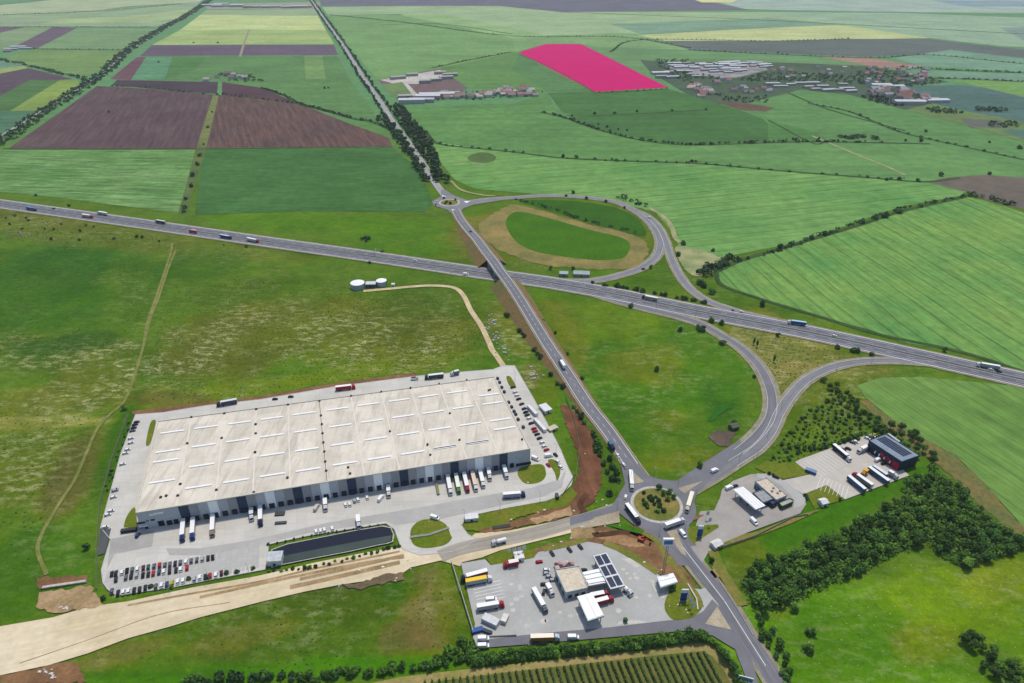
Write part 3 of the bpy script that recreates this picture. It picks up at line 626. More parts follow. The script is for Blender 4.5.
# station on the right and truck park
sheet('fuel_station_yard', [(690,545),(700,512),(714,511),(720,498),(722,490),(733,481.5),(750,475),(768,474),(778,478),(790,486),(802,495),(806,505),(800,514),(770,525),(745,534),(722,544),(708,553),(700,568)], asphalt('dusty_yard', '#b4aea6', False), .618, smooth=False)
sheet('truck_park', [(782,481),(811,475),(794.7,462.5),(800,460),(830,449),(863,437),(872,444),(900,468),(909,476),(845,500),(826.6,485.6),(803,495)], slabs('park_concrete', '#cdc6bb', 5, -.3, .15), .622)
sheet('service_lane', D2((340,205),(440,212),(520,260),(640,350),(625,390),(560,420),(570,370),(500,290),(420,235),(350,232)), M_LOT, .626)
sheet('lawn', D2((640,325),(765,275),(870,360),(740,400),(690,420)), M_LAWN, .61); sheet('lawn', D2((420,215),(500,238),(670,212),(580,142),(400,130),(330,170)), M_LAWN, .605)
sheet('lawn', C7((705,540),(760,520),(890,512),(895,530),(740,630),(715,600)), M_LAWN, .67); sheet('bare_earth_patch', C7((748,455),(812,455),(745,490)), M_EARTH, .67)
for l_ in (D2((0,650),(120,580),(330,560),(560,470),(700,420),(715,430),(560,500),(330,590),(120,660),(60,700)),):
    sheet('verge', l_, M_TAN, .60)
sheet('earthwork', Crop(0,500,3.73)((150,350),(340,320),(390,395),(200,425),(140,400)), M_EARTH2, .57, jag=1)
sheet('earthwork', Crop(0,500,3.73)((140,290),(320,285),(330,310),(150,335)), M_EARTH, .575, jag=1)
sheet('earthwork', Crop(0,500,3.73)((0,655),(180,622),(290,600),(320,683),(0,690)), M_EARTH, .54, jag=1)
# tracks
def track(px, w_, mat, z=.54): zroad('dirt_track', px, w_, mat, z)
M_TR = soil('dry_track', '#948f54', '#6f7c3a', .1)
track(N5((690,290),(680,340),(640,460),(620,520),(590,610),(575,700)), 2.4, M_TR)
track([(144,345),(136,372),(125,401),(110,415),(97,430),(86,455),(75,480),(62,500),(53,515),(42,535),(38,552),(47,575)], 2.2, M_TR, .545)
track([(176,250),(168,270),(158,300),(150,320),(144,345)], 2.2, M_TR, .543)
M_TRS = soil('sand_track', '#dcc9a0', '#c2ae84', .08)
track(N6((430,482),(540,472),(610,465),(700,460),(790,468),(830,500),(860,560),(900,620),(930,683)) + [(492,350),(497,357),(503,366)], 5, M_TRS)
# parking bay paint
def bays(pa, pb, n, depth, z, w_=.18, sgn=1):
    a, b_ = G(*pa), G(*pb); mb = MB(); t = (b_ - a).normalized(); n_ = Vector((-t.y, t.x, 0)) * sgn
    for i in range(n + 1):
        p = a.lerp(b_, i / n); h = t * w_ / 2
        vs = [p - h, p + h, p + h + n_ * depth, p - h + n_ * depth]
        if sgn < 0: vs = vs[::-1]
        mb.add([(v.x, v.y, z) for v in vs], [(0, 1, 2, 3)], M_LINE)
    meta(mb.build('parking_marking'), kind='structure')
bays(C4((115, 523))[0], C4((760, 420))[0], 24, 5, .613); bays(C4((150, 650))[0], C4((960, 500))[0], 30, 5, .613)
bays(D2((600, 150))[0], D2((790, 60))[0], 10, 16, .627, .2, -1); bays(D2((700, 300))[0], D2((870, 360))[0], 7, 14, .627, .2, 1)
bays(C8((195, 285))[0], C8((222, 385))[0], 5, 16, .626, .25, 1)

M_RUT = soil('rutted_earth', '#b59c74', '#94795a', .1)
for px, w_, m_ in [([(300,580),(340,571),(404,556)], 2.4, M_RUT), ([(200,598),(263,584),(330,570),(380,561),(404,558)], 2.0, M_EARTH2), ([(128,606),(193,594),(256,583),(316,569),(366,559),(400,552)], 1.4, M_RUT), ([(290,588),(340,577),(400,563)], 3, M_RUT), ([(20,664),(90,640),(160,615),(230,603)], .5, M_RUT)]:
    zroad('tyre_rut', px, w_, m_, .578)

M_MARGIN = soil('field_margin', '#34502a', '#4a6034', .03)
def margin(px, w_, m_=M_MARGIN, z=.46): zroad('field_margin', px, w_, m_, z)
margin([(396,110),(425,132),(436,143),(460,147),(512,152),(560,158),(620,161),(700,164),(780,171),(870,178),(925,182),(960,178)], 7)
margin([(540,112),(565,118),(600,130),(640,140),(690,145),(800,142),(880,143),(930,144)], 8); margin([(582,117),(620,115),(705,110)], 6)
margin([(716,272),(740,261),(780,249),(860,225),(900,212),(965,197)], 7); margin([(716,272),(722,285),(760,299),(820,317),(880,335),(960,352),(1024,372)], 5)
margin([(788,93),(830,110),(905,131)], 7); margin([(810,104),(850,112),(900,132),(960,146),(1024,160)], 8); margin([(330,15),(400,22),(512,36),(620,37),(690,48)], 12); margin([(432,68),(470,60),(512,52)], 10)
margin([(0,27),(60,27),(155,27)], 12); margin([(0,15),(100,11),(180,4)], 14); margin([(20,49),(127,50)], 9); margin([(0,5),(60,-2)], 14)
margin([(610,52),(640,40),(768,41),(850,39)], 10); margin([(690,50),(768,54),(870,58),(930,55),(1024,64)], 10); margin([(594,93),(640,91),(668,89)], 8); margin([(900,67),(950,70),(1024,73)], 10); margin([(925,78),(985,80),(1024,82)], 10)
margin([(262,88),(285,96),(300,104),(330,112),(355,119),(372,122),(392,130)], 10); margin([(112,86),(150,88),(175,91),(213,95),(262,99),(300,104)], 6); margin([(3,149),(200,149),(392,147)], 4); margin([(240,57),(244,44),(249,30)], 8, M_SHOULDER)
margin([(768,120),(812,143),(825,142)], 5); margin([(560,12),(760,20),(1024,34)], 14); margin([(380,25),(440,24),(512,34)], 10); margin([(519,54),(560,72),(594,92)], 4)
M_PALE = soil('pale_track', '#b4ad84', '#8f9460', .05)
margin([(812,136),(826,142),(860,156),(885,166),(905,175)], 5, M_PALE, .47); margin([(649,208),(662,216),(671,226),(675,238),(680,243)], 6, M_PALE, .62); margin([(451,181),(461,190),(481,195),(495,196)], 4, M_PALE, .47)
field([(468,157),(478,153),(488,153),(496,157),(492,162),(480,163),(470,161)], '#56803c', '#4c7034', smooth=True, sc=.05)
field([(600,225),(612,228),(640,234),(646,240)], '#5a7a2c') if False else None
field([(778,146),(812,150),(850,156),(870,165),(840,166),(790,158)], '#57a04c', '#4f9646') if False else None

M_VG = soil('rough_verge', '#6c7a2c', '#8c8044', .08)
for px, w_ in [(D1((205,82),(300,120),(390,170),(460,215),(530,262)), 4.5), (D1((440,20),(500,55),(545,100),(570,160),(600,220)), 3.5), (D1((600,160),(650,250),(700,320),(760,400),(790,470)), 3.0), (C8((620,60),(700,45),(800,22),(880,0)), 4), (D1((860,130),(900,230),(960,330),(1040,460)), 6)]:
    zroad('verge', px, w_, M_VG, .64)
zroad('trench', C7((150,560),(160,575),(230,570),(300,560),(360,565)), 4, soil('dark_earth', '#6a4a36', '#503828', .15), .645)
zroad('trench', C7((100,330),(60,390),(90,440)), 4, soil('dark_earth2', '#6a4634', '#503828', .15), .645)
sheet('bare_earth_patch', D1((868,200),(900,188),(938,238),(925,285),(865,292),(845,255)), M_EARTH2, .60, jag=.5)
rg_ = random.Random(3); mb = MB(); mp_ = soil('pale_patch', '#d6d3ca', '#c6c2b8', .3)
for x, y in C8((437,212),(478,280),(482,300),(490,340),(462,360),(430,270),(440,425),(430,390),(640,490),(620,495),(525,520),(785,460),(830,452),(865,515),(610,420),(720,440)) + D1((343,265),(388,270),(362,295),(400,292),(480,400),(555,400),(400,410),(290,490),(320,240)):
    p = G(x, y); r_ = rg_.uniform(.8, 1.7); mb.add([(p.x + r_ * math.cos(a) * rg_.uniform(.8, 1.3), p.y + r_ * math.sin(a), .634) for a in [i * .785 for i in range(8)]], [tuple(range(8))], mp_)
meta(mb.build('patched_asphalt'), kind='structure')
sheet('patched_asphalt', D1((480,300),(510,310),(535,370),(515,380)), mp_, .637); sheet('patched_asphalt', D1((280,575),(300,552),(400,545),(480,562)), mp_, .637); sheet('patched_asphalt', D1((305,180),(380,170),(440,215),(400,232),(330,190)), mp_, .636)
# ---------------------------------------------------------------- warehouse
ZW = 14.5
FL, FR, BR, BL = G(136, 512.5, ZW), G(530, 448.5, ZW), G(494, 376.5, ZW), G(158, 421, ZW)
def WQ(u, v, z):      # u along the dock front, v towards the back
    p = (FL * (1 - u) + FR * u) * (1 - v) + (BL * (1 - u) + BR * u) * v
    return Vector((p.x, p.y, z))
def w_uv(px, py, z=ZW):
    p = G(px, py, z); u, v = .5, .5
    for _ in range(12):
        q = WQ(u, v, z); du = WQ(u + .01, v, z) - q; dv = WQ(u, v + .01, z) - q; r = p - q
        det = du.x * dv.y - du.y * dv.x
        u += .01 * (r.x * dv.y - r.y * dv.x) / det; v += .01 * (du.x * r.y - du.y * r.x) / det
    return u, v
wh = empty('warehouse', ((FL + FR + BL + BR) / 4).to_2d().to_3d()); WO = wh.location.copy()
meta(wh, 'huge flat-roofed logistics warehouse with cream roof and grey and navy dock front', 'warehouse')
def loc(ps, o=WO): return [(p.x - o.x, p.y - o.y, p.z) for p in ps]
def roof_mat():
    m, nt_, b = newmat('cream_membrane'); pos = nt_.nodes.new('ShaderNodeNewGeometry').outputs['Position']
    mp = nt_.nodes.new('ShaderNodeMapping'); mp.inputs['Rotation'].default_value = (0, 0, -WANG); nt_.links.new(pos, mp.inputs[0])
    br_ = nt_.nodes.new('ShaderNodeTexBrick'); br_.offset = .37; nt_.links.new(mp.outputs[0], br_.inputs['Vector'])
    br_.inputs['Scale'].default_value = 1; br_.inputs['Brick Width'].default_value = 12; br_.inputs['Row Height'].default_value = 24
    br_.inputs['Mortar Size'].default_value = .25; br_.inputs['Mortar Smooth'].default_value = .8
    c = lin('#ebe2d0')
    br_.inputs['Color1'].default_value = tuple(v * 1.04 for v in c[:3]) + (1,); br_.inputs['Color2'].default_value = tuple(v * .86 for v in c[:3]) + (1,); br_.inputs['Mortar'].default_value = tuple(v * .93 for v in c[:3]) + (1,)
    f = mapr(nt_, noise(nt_, pos, .07, 5, .7), .45, .68, 0, .42)
    col = mixc(nt_, f, br_.outputs[0], lin('#b5aa98'))
    sc_ = nt_.nodes.new('ShaderNodeMapping'); sc_.inputs['Rotation'].default_value = (0, 0, -WANG); sc_.inputs['Scale'].default_value = (1, .08, 1); nt_.links.new(pos, sc_.inputs[0])
    col = mixc(nt_, mapr(nt_, noise(nt_, sc_.outputs[0], .3, 4, .7), .5, .66, 0, .4), col, lin('#a39a8a'))
    nt_.links.new(col, b.inputs['Base Color']); b.inputs['Roughness'].default_value = .8
    return m
M_ROOF = roof_mat(); M_CREAM = paint('#ded8c8', .7, 0, .06)
MP = {'n': paint('#2a425f', .45, 0, .1), 'd': paint('#a3a6ac', .5, 0, .1), 'm': paint('#c3c8d0', .5, 0, .1), 'p': paint('#f6f9fb', .45, 0, .05, .6, .85)}
mb = MB(); q = [WQ(0, 0, ZW - .5), WQ(1, 0, ZW - .5), WQ(1, 1, ZW - .5), WQ(0, 1, ZW - .5)]
mb.add(loc(q), [(0, 1, 2, 3)], M_ROOF); mb.build('roof', wh)
mb = MB()     # parapet and ridge seams
def seg(mb, a, b_, w_, z0, z1, mat):
    t = (b_ - a); t.z = 0; t.normalize(); n_ = Vector((-t.y, t.x, 0)) * w_ / 2
    mb.prism([(v.x - WO.x, v.y - WO.y) for v in (a - n_, b_ - n_, b_ + n_, a + n_)], z0, z1, mat)
mb2 = MB()
for a, b_ in (((0, 0), (1, 0)), ((1, 0), (1, 1)), ((1, 1), (0, 1)), ((0, 1), (0, 0))): seg(mb2, WQ(*a, 0), WQ(*b_, 0), .7, ZW - .5, ZW + .1, M_CREAM)
mb2.build('parapet', wh)
wallm = MB(); seg_w = .3
M_WALL = paint('#b4bac2', .5, 0, .08)
for a, b_ in (((1, 0), (1, 1)), ((1, 1), (0, 1)), ((0, 1), (0, 0))):
    A_, B_ = WQ(*a, 0), WQ(*b_, 0); wallm.add(loc([Vector((A_.x, A_.y, .3)), Vector((B_.x, B_.y, .3)), Vector((B_.x, B_.y, ZW - .4)), Vector((A_.x, A_.y, ZW - .4))]), [(0, 1, 2, 3)], M_WALL)
wallm.build('wall', wh)
uf = (FR - FL).normalized(); un = Vector((uf.y, -uf.x, 0)); WL = (FR - FL).length
def front(mb, u0, u1, z0, z1, d, mat, th=.2):
    a, b_ = FL + uf * (u0 * WL), FL + uf * (u1 * WL)
    a, b_ = a + un * (d - th / 2), b_ + un * (d - th / 2)
    seg(mb, Vector((a.x, a.y, 0)), Vector((b_.x, b_.y, 0)), th, z0, z1, mat)
ua = w_uv(177.5, 505.5)[0]; ub = w_uv(507.5, 452)[0]
np_ = 37; pat = 'ndmpmd'
for i in range(np_):
    u0, u1 = ua + (ub - ua) * i / np_, ua + (ub - ua) * (i + 1) / np_
    c = pat[i % 6]; mb = MB(); pr = .25 if c in 'np' else .12
    front(mb, u0 + .00005, u1 - .00005, .3, ZW - .02, pr, MP[c], pr * .8); mb.build('wall_panel', wh)
    if i % 6 == 3 and False: continue
    um = (u0 + u1) / 2; hw = (u1 - u0) * .27
    if i in (9, 10, 11): hw *= 1.1
    mb = MB(); front(mb, um - hw, um + hw, .3, 4.4, pr + .45, paint('#16191f', .6), .5); front(mb, um - hw * .75, um + hw * .75, .9, 3.9, pr + .5, paint('#3a3f47', .5), .04); mb.build('dock_door', wh)
mb = MB(); front(mb, -.001, ua, .3, ZW - .02, .1, MP['m'], .1); mb.build('office_wall', wh)
mb = MB(); front(mb, ub, 1.001, .3, ZW - .02, .1, MP['m'], .1); mb.build('office_wall', wh)
def fpx(cx, cy, z): # u of a crop4 pixel on the front at height z
    p = G(90 + cx / 6.02, 490 + cy / 6.02, z); return (p - FL).dot(uf) / WL
for (x0, x1, z0, z1, nm) in [(412,447,1,5,'dock_door'),(460,492,.6,4.3,'dock_door'),(500,528,.6,4.3,'dock_door'),(296,345,5.2,6.6,'window'),(352,366,6.3,7.1,'window'),(378,402,6.2,7.4,'window'),(300,325,1.6,2.8,'window'),(332,350,.6,3.2,'door')]:
    mb = MB(); front(mb, fpx(x0, 200, 3), fpx(x1, 200, 3), z0, z1, .3, paint('#10151d', .4) if nm != 'window' else M_GLASS, .3); mb.build(nm, wh)
# white lettering band on the office wall, read only as a pale streak of short strokes
for x0, x1, z0, z1 in [(358, 382, 10.3, 11.6), (384, 402, 10.5, 11.9), (404, 440, 10.6, 12.0)]:
    mb = MB(); front(mb, fpx(x0, 145, 11), fpx(x1, 145, 11), z0, z1, .25, M_WHITE, .2); mb.build('sign_panel', wh)
mb = MB(); front(mb, fpx(300, 220, 3), fpx(350, 220, 3), 3.3, 3.6, 1.2, M_WHITE, 2); mb.build('entrance_canopy', wh)
for x0, x1 in ((640, 685), (690, 730)):
    a = G(*C6((x0, 162))[0], 1).copy(); u0 = (G(*C6((x0, 160))[0], 1.5) - FL).dot(uf) / WL; u1 = (G(*C6((x1, 145))[0], 1.5) - FL).dot(uf) / WL
    mb = MB(); front(mb, u0, u1, 1.0, 3.2, .35, M_GLASS, .3); mb.build('window', wh)
u0 = (G(*C6((597, 150))[0], 1.5) - FL).dot(uf) / WL; u1 = (G(*C6((622, 150))[0], 1.5) - FL).dot(uf) / WL
mb = MB(); front(mb, u0, u1, .4, 4.4, .3, paint('#10151d', .5), .3); mb.build('dock_door', wh)
# skylights, drains and seams
SKY = C1((495,310),(470,425),(457,483),(433,608),(698,282),(686,392),(670,512),(653,640),(900,255),(890,362),(885,478),(878,605)) + C2((132,348),(133,453),(133,567),(325,320),(335,424),(341,537),(350,658),(527,292),(543,393),(557,503),(571,621),(713,265),(735,365),(757,471),(778,588),(897,240),(923,337),(950,441),(980,556)) + C3((170,335),(200,432),(238,532),(272,645),(342,311),(380,404),(424,504),(466,615),(535,328),(558,378),(605,478),(630,530)) + C5((135,27)) + C6((210,40),(405,10))
ubk = (BR - BL).normalized()
for x, y in SKY:
    u, v = w_uv(x, y, ZW); L_ = 15.5; hu = L_ / 2 / WL; d_ = 1.5
    p = WQ(u, v, 0); mb = MB(); t = (WQ(u + .02, v, 0) - WQ(u - .02, v, 0)).normalized(); n_ = Vector((-t.y, t.x, 0))
    vs = [p - t * L_ / 2 - n_ * d_ / 2, p + t * L_ / 2 - n_ * d_ / 2, p + t * L_ / 2 + n_ * d_ / 2, p - t * L_ / 2 + n_ * d_ / 2]
    mb.prism([(k_.x - WO.x, k_.y - WO.y) for k_ in vs], ZW - .45, ZW + .0, M_WHITE); mb.build('skylight', wh)
M_DRAIN = paint('#4a463e', .8)
def bump(px, py, s=1.0, h=.8):
    u, v = w_uv(px, py); p = WQ(u, v, 0) - WO; mb = MB()
    mb.box(p.x - s, p.x + s, p.y - s, p.y + s, ZW - .45, ZW + h - .3, M_DRAIN, None, (.2, .2, .2, .2)); mb.build('roof_vent', wh)
for x, y in C1((610,222),(808,200),(1000,175),(585,380),(792,348),(543,625),(760,660),(985,675),(997,265),(997,320),(993,433)) + C2((37,295),(228,268),(418,245),(608,215),(790,190),(967,167),(427,333),(432,385),(436,440),(441,495),(447,550),(452,610),(458,665),(842,428),(590,645),(33,386),(30,555)) + C3((63,288),(235,262),(401,240),(533,302),(543,298),(300,440),(358,600),(165,630),(735,597)) + C4((425,42),(458,33),(528,32)) + C5((225,45),(602,20)) + C6((105,25),(122,88)): bump(x, y, .75)
# valley seams between bays
usk = []
for xf, yf in [C1((610, 222))[0], C1((808, 200))[0], C1((1000, 175))[0]] + C2((228, 268), (418, 245), (608, 215), (790, 190), (967, 167)) + C3((235, 262), (401, 240)):
    u = w_uv(xf, yf)[0]; mb = MB(); a, b_ = WQ(u, .01, 0), WQ(u, .99, 0)
    seg(mb, a, b_, .9, ZW - .48, ZW - .40, paint('#f2eadb', .8, 0, .1)); 
    mb.build('roof_seam', wh)
mb = MB(); a, b_ = WQ(w_uv(*C2((425, 330))[0])[0], .01, 0), WQ(w_uv(*C2((425, 330))[0])[0], .99, 0); seg(mb, a, b_, .35, ZW - .40, ZW - .33, M_DRAIN); mb.build('expansion_joint', wh)
# pond
PO = C5((130,478),(220,445),(420,405),(620,365),(800,335),(850,345),(868,390),(862,432),(825,445),(790,450),(600,492),(400,530),(190,572),(130,590),(112,540))
pd = MB(); Pw = [G(x, y, .9) for x, y in PO]; cen = sum(Pw, Vector()) / len(Pw)
axd = (G(*C5((820, 390))[0]) - G(*C5((150, 520))[0])).normalized(); nd = Vector((-axd.y, axd.x, 0))
def inset(p, d):
    r = p - cen; s_ = r.dot(axd); t_ = r.dot(nd)
    s2 = s_ - math.copysign(min(d, abs(s_)), s_); t2 = t_ - math.copysign(min(d, abs(t_) * .95), t_)
    q = cen + axd * s2 + nd * t2; return q
M_LINER = paint('#0e1a34', .7, 0, .15, .1); M_WATER = paint('#44544e', .45, 0, .25, .05)
ins2 = lambda p, d: inset(p, d if (p - cen).dot(nd) > 0 or abs((p - cen).dot(axd)) > 42 else 1.6)
oi = [ins2(p, 9.5) for p in Pw]; n = len(Pw)
basin = empty('retention_basin', (cen.x, cen.y, 0)); meta(basin, 'long retention basin lined with black sheet beside the warehouse yard', 'basin')
def pl(z, ps): return [(p.x - cen.x, p.y - cen.y, z) for p in ps]
pd.add(pl(1.0, Pw) + pl(.40, oi), [(i, (i + 1) % n, n + (i + 1) % n, n + i)[::1] for i in range(n)], M_LINER); pd.build('liner', basin)
pd = MB(); oo = [ins2(p, 9.4) for p in Pw]; pd.add(pl(.42, oo), [tuple(range(n))], M_WATER); pd.build('water_surface', basin)
pd = MB(); ox = [inset(p, -.5) for p in Pw]; 
pd.add(pl(1.02, Pw) + pl(1.02, ox), [(i, n + i, n + (i + 1) % n, (i + 1) % n) for i in range(n)], M_KERB); pd.add(pl(1.02, ox) + pl(.3, [inset(p, -1.4) for p in Pw]), [(i, n + i, n + (i + 1) % n, (i + 1) % n) for i in range(n)], M_LAWN); pd.build('rim', basin)

# ---------------------------------------------------------------- flat-roofed building from a roof outline
def slab(name, roofpx, z1, wall, roof, label, cat, z0=.5, edge=None, parapet=.5, solid=True):
    P = [G(x, y, z1) for x, y in roofpx]; c = sum(P, Vector()) / len(P); c.z = 0
    r = empty(name, c); meta(r, label, cat); pts = [(p.x - c.x, p.y - c.y) for p in P]
    ar = sum(pts[i][0] * pts[(i + 1) % len(pts)][1] - pts[(i + 1) % len(pts)][0] * pts[i][1] for i in range(len(pts)))
    if ar < 0: pts = pts[::-1]

    if wall:
        mb = MB(); ins = .02; mb.prism([(x * (1 - ins), y * (1 - ins)) for x, y in pts], z0, z1 - .3, wall); mb.build('wall', r)
    mb = MB(); mb.prism(pts, z1 - (.45 if wall else .8), z1, edge or wall or roof, roof)
    if parapet:
        n_ = len(pts)
        for i in range(n_):
            a = Vector(pts[i]); b_ = Vector(pts[(i + 1) % n_]); t = (b_ - a).normalized(); q_ = Vector((-t.y, t.x)) * .4
            mb.prism([tuple(a), tuple(b_), tuple(b_ + q_), tuple(a + q_)], z1, z1 + parapet, edge or wall or roof)
    mb.build('roof', r); return r, pts
def posts(r, pts, z1, mat, inset_=.15, extra=1):
    n_ = len(pts)
    for i in range(n_):
        a = Vector(pts[i]) * (1 - inset_); b_ = Vector(pts[(i + 1) % n_]) * (1 - inset_)
        for k_ in range(extra + 1 if (b_ - a).length > 8 else 1):
            p = a.lerp(b_, k_ / (extra + 1)); mb = MB(); mb.cyl(p.x, p.y, .5, z1 - .7, .25, mat, 8); mb.build('post', r)
def rect_on(r, pts, s0, s1, t0, t1, z0, z1, mat, name):
    """box on a quad roof, s,t in 0..1"""
    A_, B_, C_, D_ = [Vector(p) for p in pts]
    f = lambda s_, t_: (A_ * (1 - s_) + B_ * s_) * (1 - t_) + (D_ * (1 - s_) + C_ * s_) * t_
    mb = MB(); mb.prism([tuple(f(s0, t0)), tuple(f(s1, t0)), tuple(f(s1, t1)), tuple(f(s0, t1))], z0, z1, mat); return mb.build(name, r)
def wallbox(r, pts, i, s0, s1, z0, z1, mat, name, out=.15):
    a = Vector(pts[i]); b_ = Vector(pts[(i + 1) % len(pts)]); t = (b_ - a).normalized(); n_ = Vector((t.y, -t.x))
    p, q_ = a.lerp(b_, s0) * .98, a.lerp(b_, s1) * .98
    mb = MB(); mb.prism([tuple(p - n_ * .1), tuple(q_ - n_ * .1), tuple(q_ + n_ * out), tuple(p + n_ * out)], z0, z1, mat); return mb.build(name, r)
M_PV = paint('#333a55', .25, 0, .15, 1.2); M_PVW = paint('#e8ecee', .4)
sh, pts = slab('station_shop', C8((692,178),(838,156),(893,288),(757,320)), 6, paint('#c9cdd0', .6), paint('#e8dac0', .8), 'square station shop with cream roof beside the solar canopy', 'shop')
print('shop pts', pts)
for i in range(4):
    for s0 in (.12, .42, .72): wallbox(sh, pts, i, s0, s0 + .16, 1.2, 3.4, M_GLASS, 'window')
pv, pts = slab('solar_canopy', A2((375,122),(530,82),(742,462),(575,502)), 6.5, None, M_PVW, 'long white fuel canopy carrying six dark solar panels', 'fuel canopy', parapet=0)
q4 = [Vector(p) for p in pts]
def order(pts, roofpx, z1):  # recover the traced order relative to the centroid
    P = [G(x, y, z1) for x, y in roofpx]; c = sum(P, Vector()) / len(P); return [(p.x - c.x, p.y - c.y) for p in P]
o4 = order(pts, A2((375,122),(530,82),(742,462),(575,502)), 6.5)
for k_ in range(3):
    for j in range(2):
        t0, t1 = (.04 + k_ * .325, .04 + k_ * .325 + .27); s0 = .08 + j * .45
        for g_ in range(2):
            pass
        pn = rect_on(pv, o4, s0, s0 + .37, t0, t1, 6.5, 6.68, M_PV, 'solar_panel')
posts(pv, o4, 6.5, M_GREY, .2, 2)
mb = MB(); P = [Vector(p) * 1.012 for p in o4]; 
for i in range(4):
    a, b_ = P[i], P[(i + 1) % 4]; mb.prism([tuple(a), tuple(b_), tuple(b_ * .99), tuple(a * .99)], 5.7, 6.0, paint('#3f8a5a', .5))
mb.build('green_band', pv)
lk, pts = slab('link_canopy', A2((247,312),(448,268),(528,425),(325,462)), 5.2, None, M_WHITE, 'white ribbed canopy linking the cream roofed shop to the solar canopy', 'canopy', parapet=0)
o4 = order(pts, A2((247,312),(448,268),(528,425),(325,462)), 5.2)
for k_ in range(3): rect_on(lk, o4, .02, .98, .04 + k_ * .33, .25 + k_ * .33, 5.2, 5.75, M_WHITE, 'roof_rib')
posts(lk, o4, 5.2, M_GREY, .12, 1)
tc, pts = slab('truck_canopy', D1((42,400),(132,376),(205,515),(108,547)), 7, None, M_WHITE, 'white double-pitched truck fuel canopy below the cream roofed shop', 'fuel canopy', parapet=0)
o4 = order(pts, D1((42,400),(132,376),(205,515),(108,547)), 7)
rect_on(tc, o4, .02, .47, .02, .98, 7, 7.3, M_WHITE, 'roof_panel'); rect_on(tc, o4, .53, .98, .02, .98, 7, 7.3, M_WHITE, 'roof_panel'); posts(tc, o4, 7, M_GREY, .2, 1)
mb = MB(); P = [Vector(p) * 1.012 for p in o4]
for i in range(4): mb.prism([tuple(P[i]), tuple(P[(i + 1) % 4]), tuple(P[(i + 1) % 4] * .99), tuple(P[i] * .99)], 6.0, 6.5, paint('#5aa070', .5))
mb.build('green_band', tc)
wc, pts = slab('wash_canopy', A3((190,190),(378,147),(432,250),(235,312)), 6, None, M_WHITE, 'small white canopy at the lot edge near the tall pylon sign', 'canopy', parapet=0)
o4 = order(pts, A3((190,190),(378,147),(432,250),(235,312)), 6)
rect_on(wc, o4, .02, .98, .03, .46, 6, 6.3, M_WHITE, 'roof_panel'); rect_on(wc, o4, .02, .98, .54, .97, 6, 6.3, M_WHITE, 'roof_panel'); posts(wc, o4, 6, M_GREY, .15, 1)
# fuel pumps under the canopies
def pump(px, z=.62, lab='', col='#3f8a5a'):
    p = G(*px, z); r = empty('fuel_pump', (p.x, p.y, z), .5); meta(r, lab, 'fuel pump', 'fuel pumps under the canopies')
    mb = MB(); mb.box(-.6, .6, -.3, .3, .15, 2.2, paint(col)); mb.build('body', r)
    mb = MB(); mb.box(-1.5, 1.5, -.6, .6, 0, .15, M_KERB); mb.build('island', r)
for q_ in A2((480,330), (550,420), (640,470)): pump(q_, lab='green fuel pump under the solar canopy')
for q_ in A6((230,350), (310,410), (400,470)): pump(q_, lab='blue fuel pump under the white canopy of the right-hand station', col='#2d5f93')
# station on the right
gc, pts = slab('blue_edge_canopy', A6((150,222),(262,188),(522,408),(412,452)), 6.5, None, M_WHITE, 'long white fuel canopy with blue end at the right-hand station', 'fuel canopy', parapet=0)
o4 = order(pts, A6((150,222),(262,188),(522,408),(412,452)), 6.5); posts(gc, o4, 6.5, M_GREY, .2, 3)
for k_ in range(4): rect_on(gc, o4, .06 + .24 * k_, .07 + .24 * k_, .01, .99, 6.5, 6.6, M_GREY, 'roof_seam')
rect_on(gc, o4, 0, 1, .985, 1.004, 5.7, 6.52, paint('#3f7fb8'), 'fascia')
g1, pts = slab('station_shop', A6((395,130),(530,88),(765,290),(640,345)), 5, paint('#c4c8ca'), paint('#e2d4bc', .8), 'long cream-roofed shop of the right-hand station', 'shop')
o4 = order(pts, A6((395,130),(530,88),(765,290),(640,345)), 5)
for s_, t_ in ((.3, .6), (.5, .75), (.6, .5), (.8, .7)): rect_on(g1, o4, s_, s_ + .12, t_, t_ + .05, 5, 5.9, M_GREY, 'roof_unit')
for s_ in (.1, .3, .5, .7): wallbox(g1, pts, 0, s_, s_ + .1, 1.2, 3, M_GLASS, 'window'); wallbox(g1, pts, 2, s_, s_ + .1, 1.2, 3, M_GLASS, 'window')
g2, pts = slab('station_annex', A6((370,260),(495,218),(615,330),(490,378)), 4.4, paint('#6a7076'), paint('#a5aaad', .6), 'grey-roofed annex between the white canopy and the cream-roofed shop', 'annex')
for i in range(4): wallbox(g2, pts, i, .2, .8, .8, 3.2, M_GLASS, 'window')
g3, pts = slab('glass_entrance', A6((540,350),(620,328),(650,370),(600,395)), 3.6, paint('#26406a', .3), paint('#3c4a66', .4), 'small dark blue glazed entrance box at the end of the grey annex', 'entrance'); wallbox(g3, pts, 0, .1, .9, .8, 3, M_GLASS, 'window'); wallbox(g3, pts, 1, .1, .9, .8, 3, M_GLASS, 'window')
gt, pts = slab('hedged_tank', A6((668,372),(790,322),(835,345),(835,365),(715,418),(690,410)), 3.4, paint('#4a5a34', .9), paint('#b7bdb4', .6), 'low grey-roofed store wrapped in a dark green screen', 'store'); wallbox(gt, pts, 0, .2, .4, .6, 2.6, M_DARK, 'door')
gp, pts = slab('blue_pool_canopy', A6((395,165),(415,150),(475,205),(440,230),(415,220)), 2.6, paint('#2f5878'), paint('#2f6a8c', .3), 'dark blue flat roof light beside the cream-roofed shop', 'roof box'); wallbox(gp, pts, 0, .2, .8, .6, 2, M_GLASS, 'window')
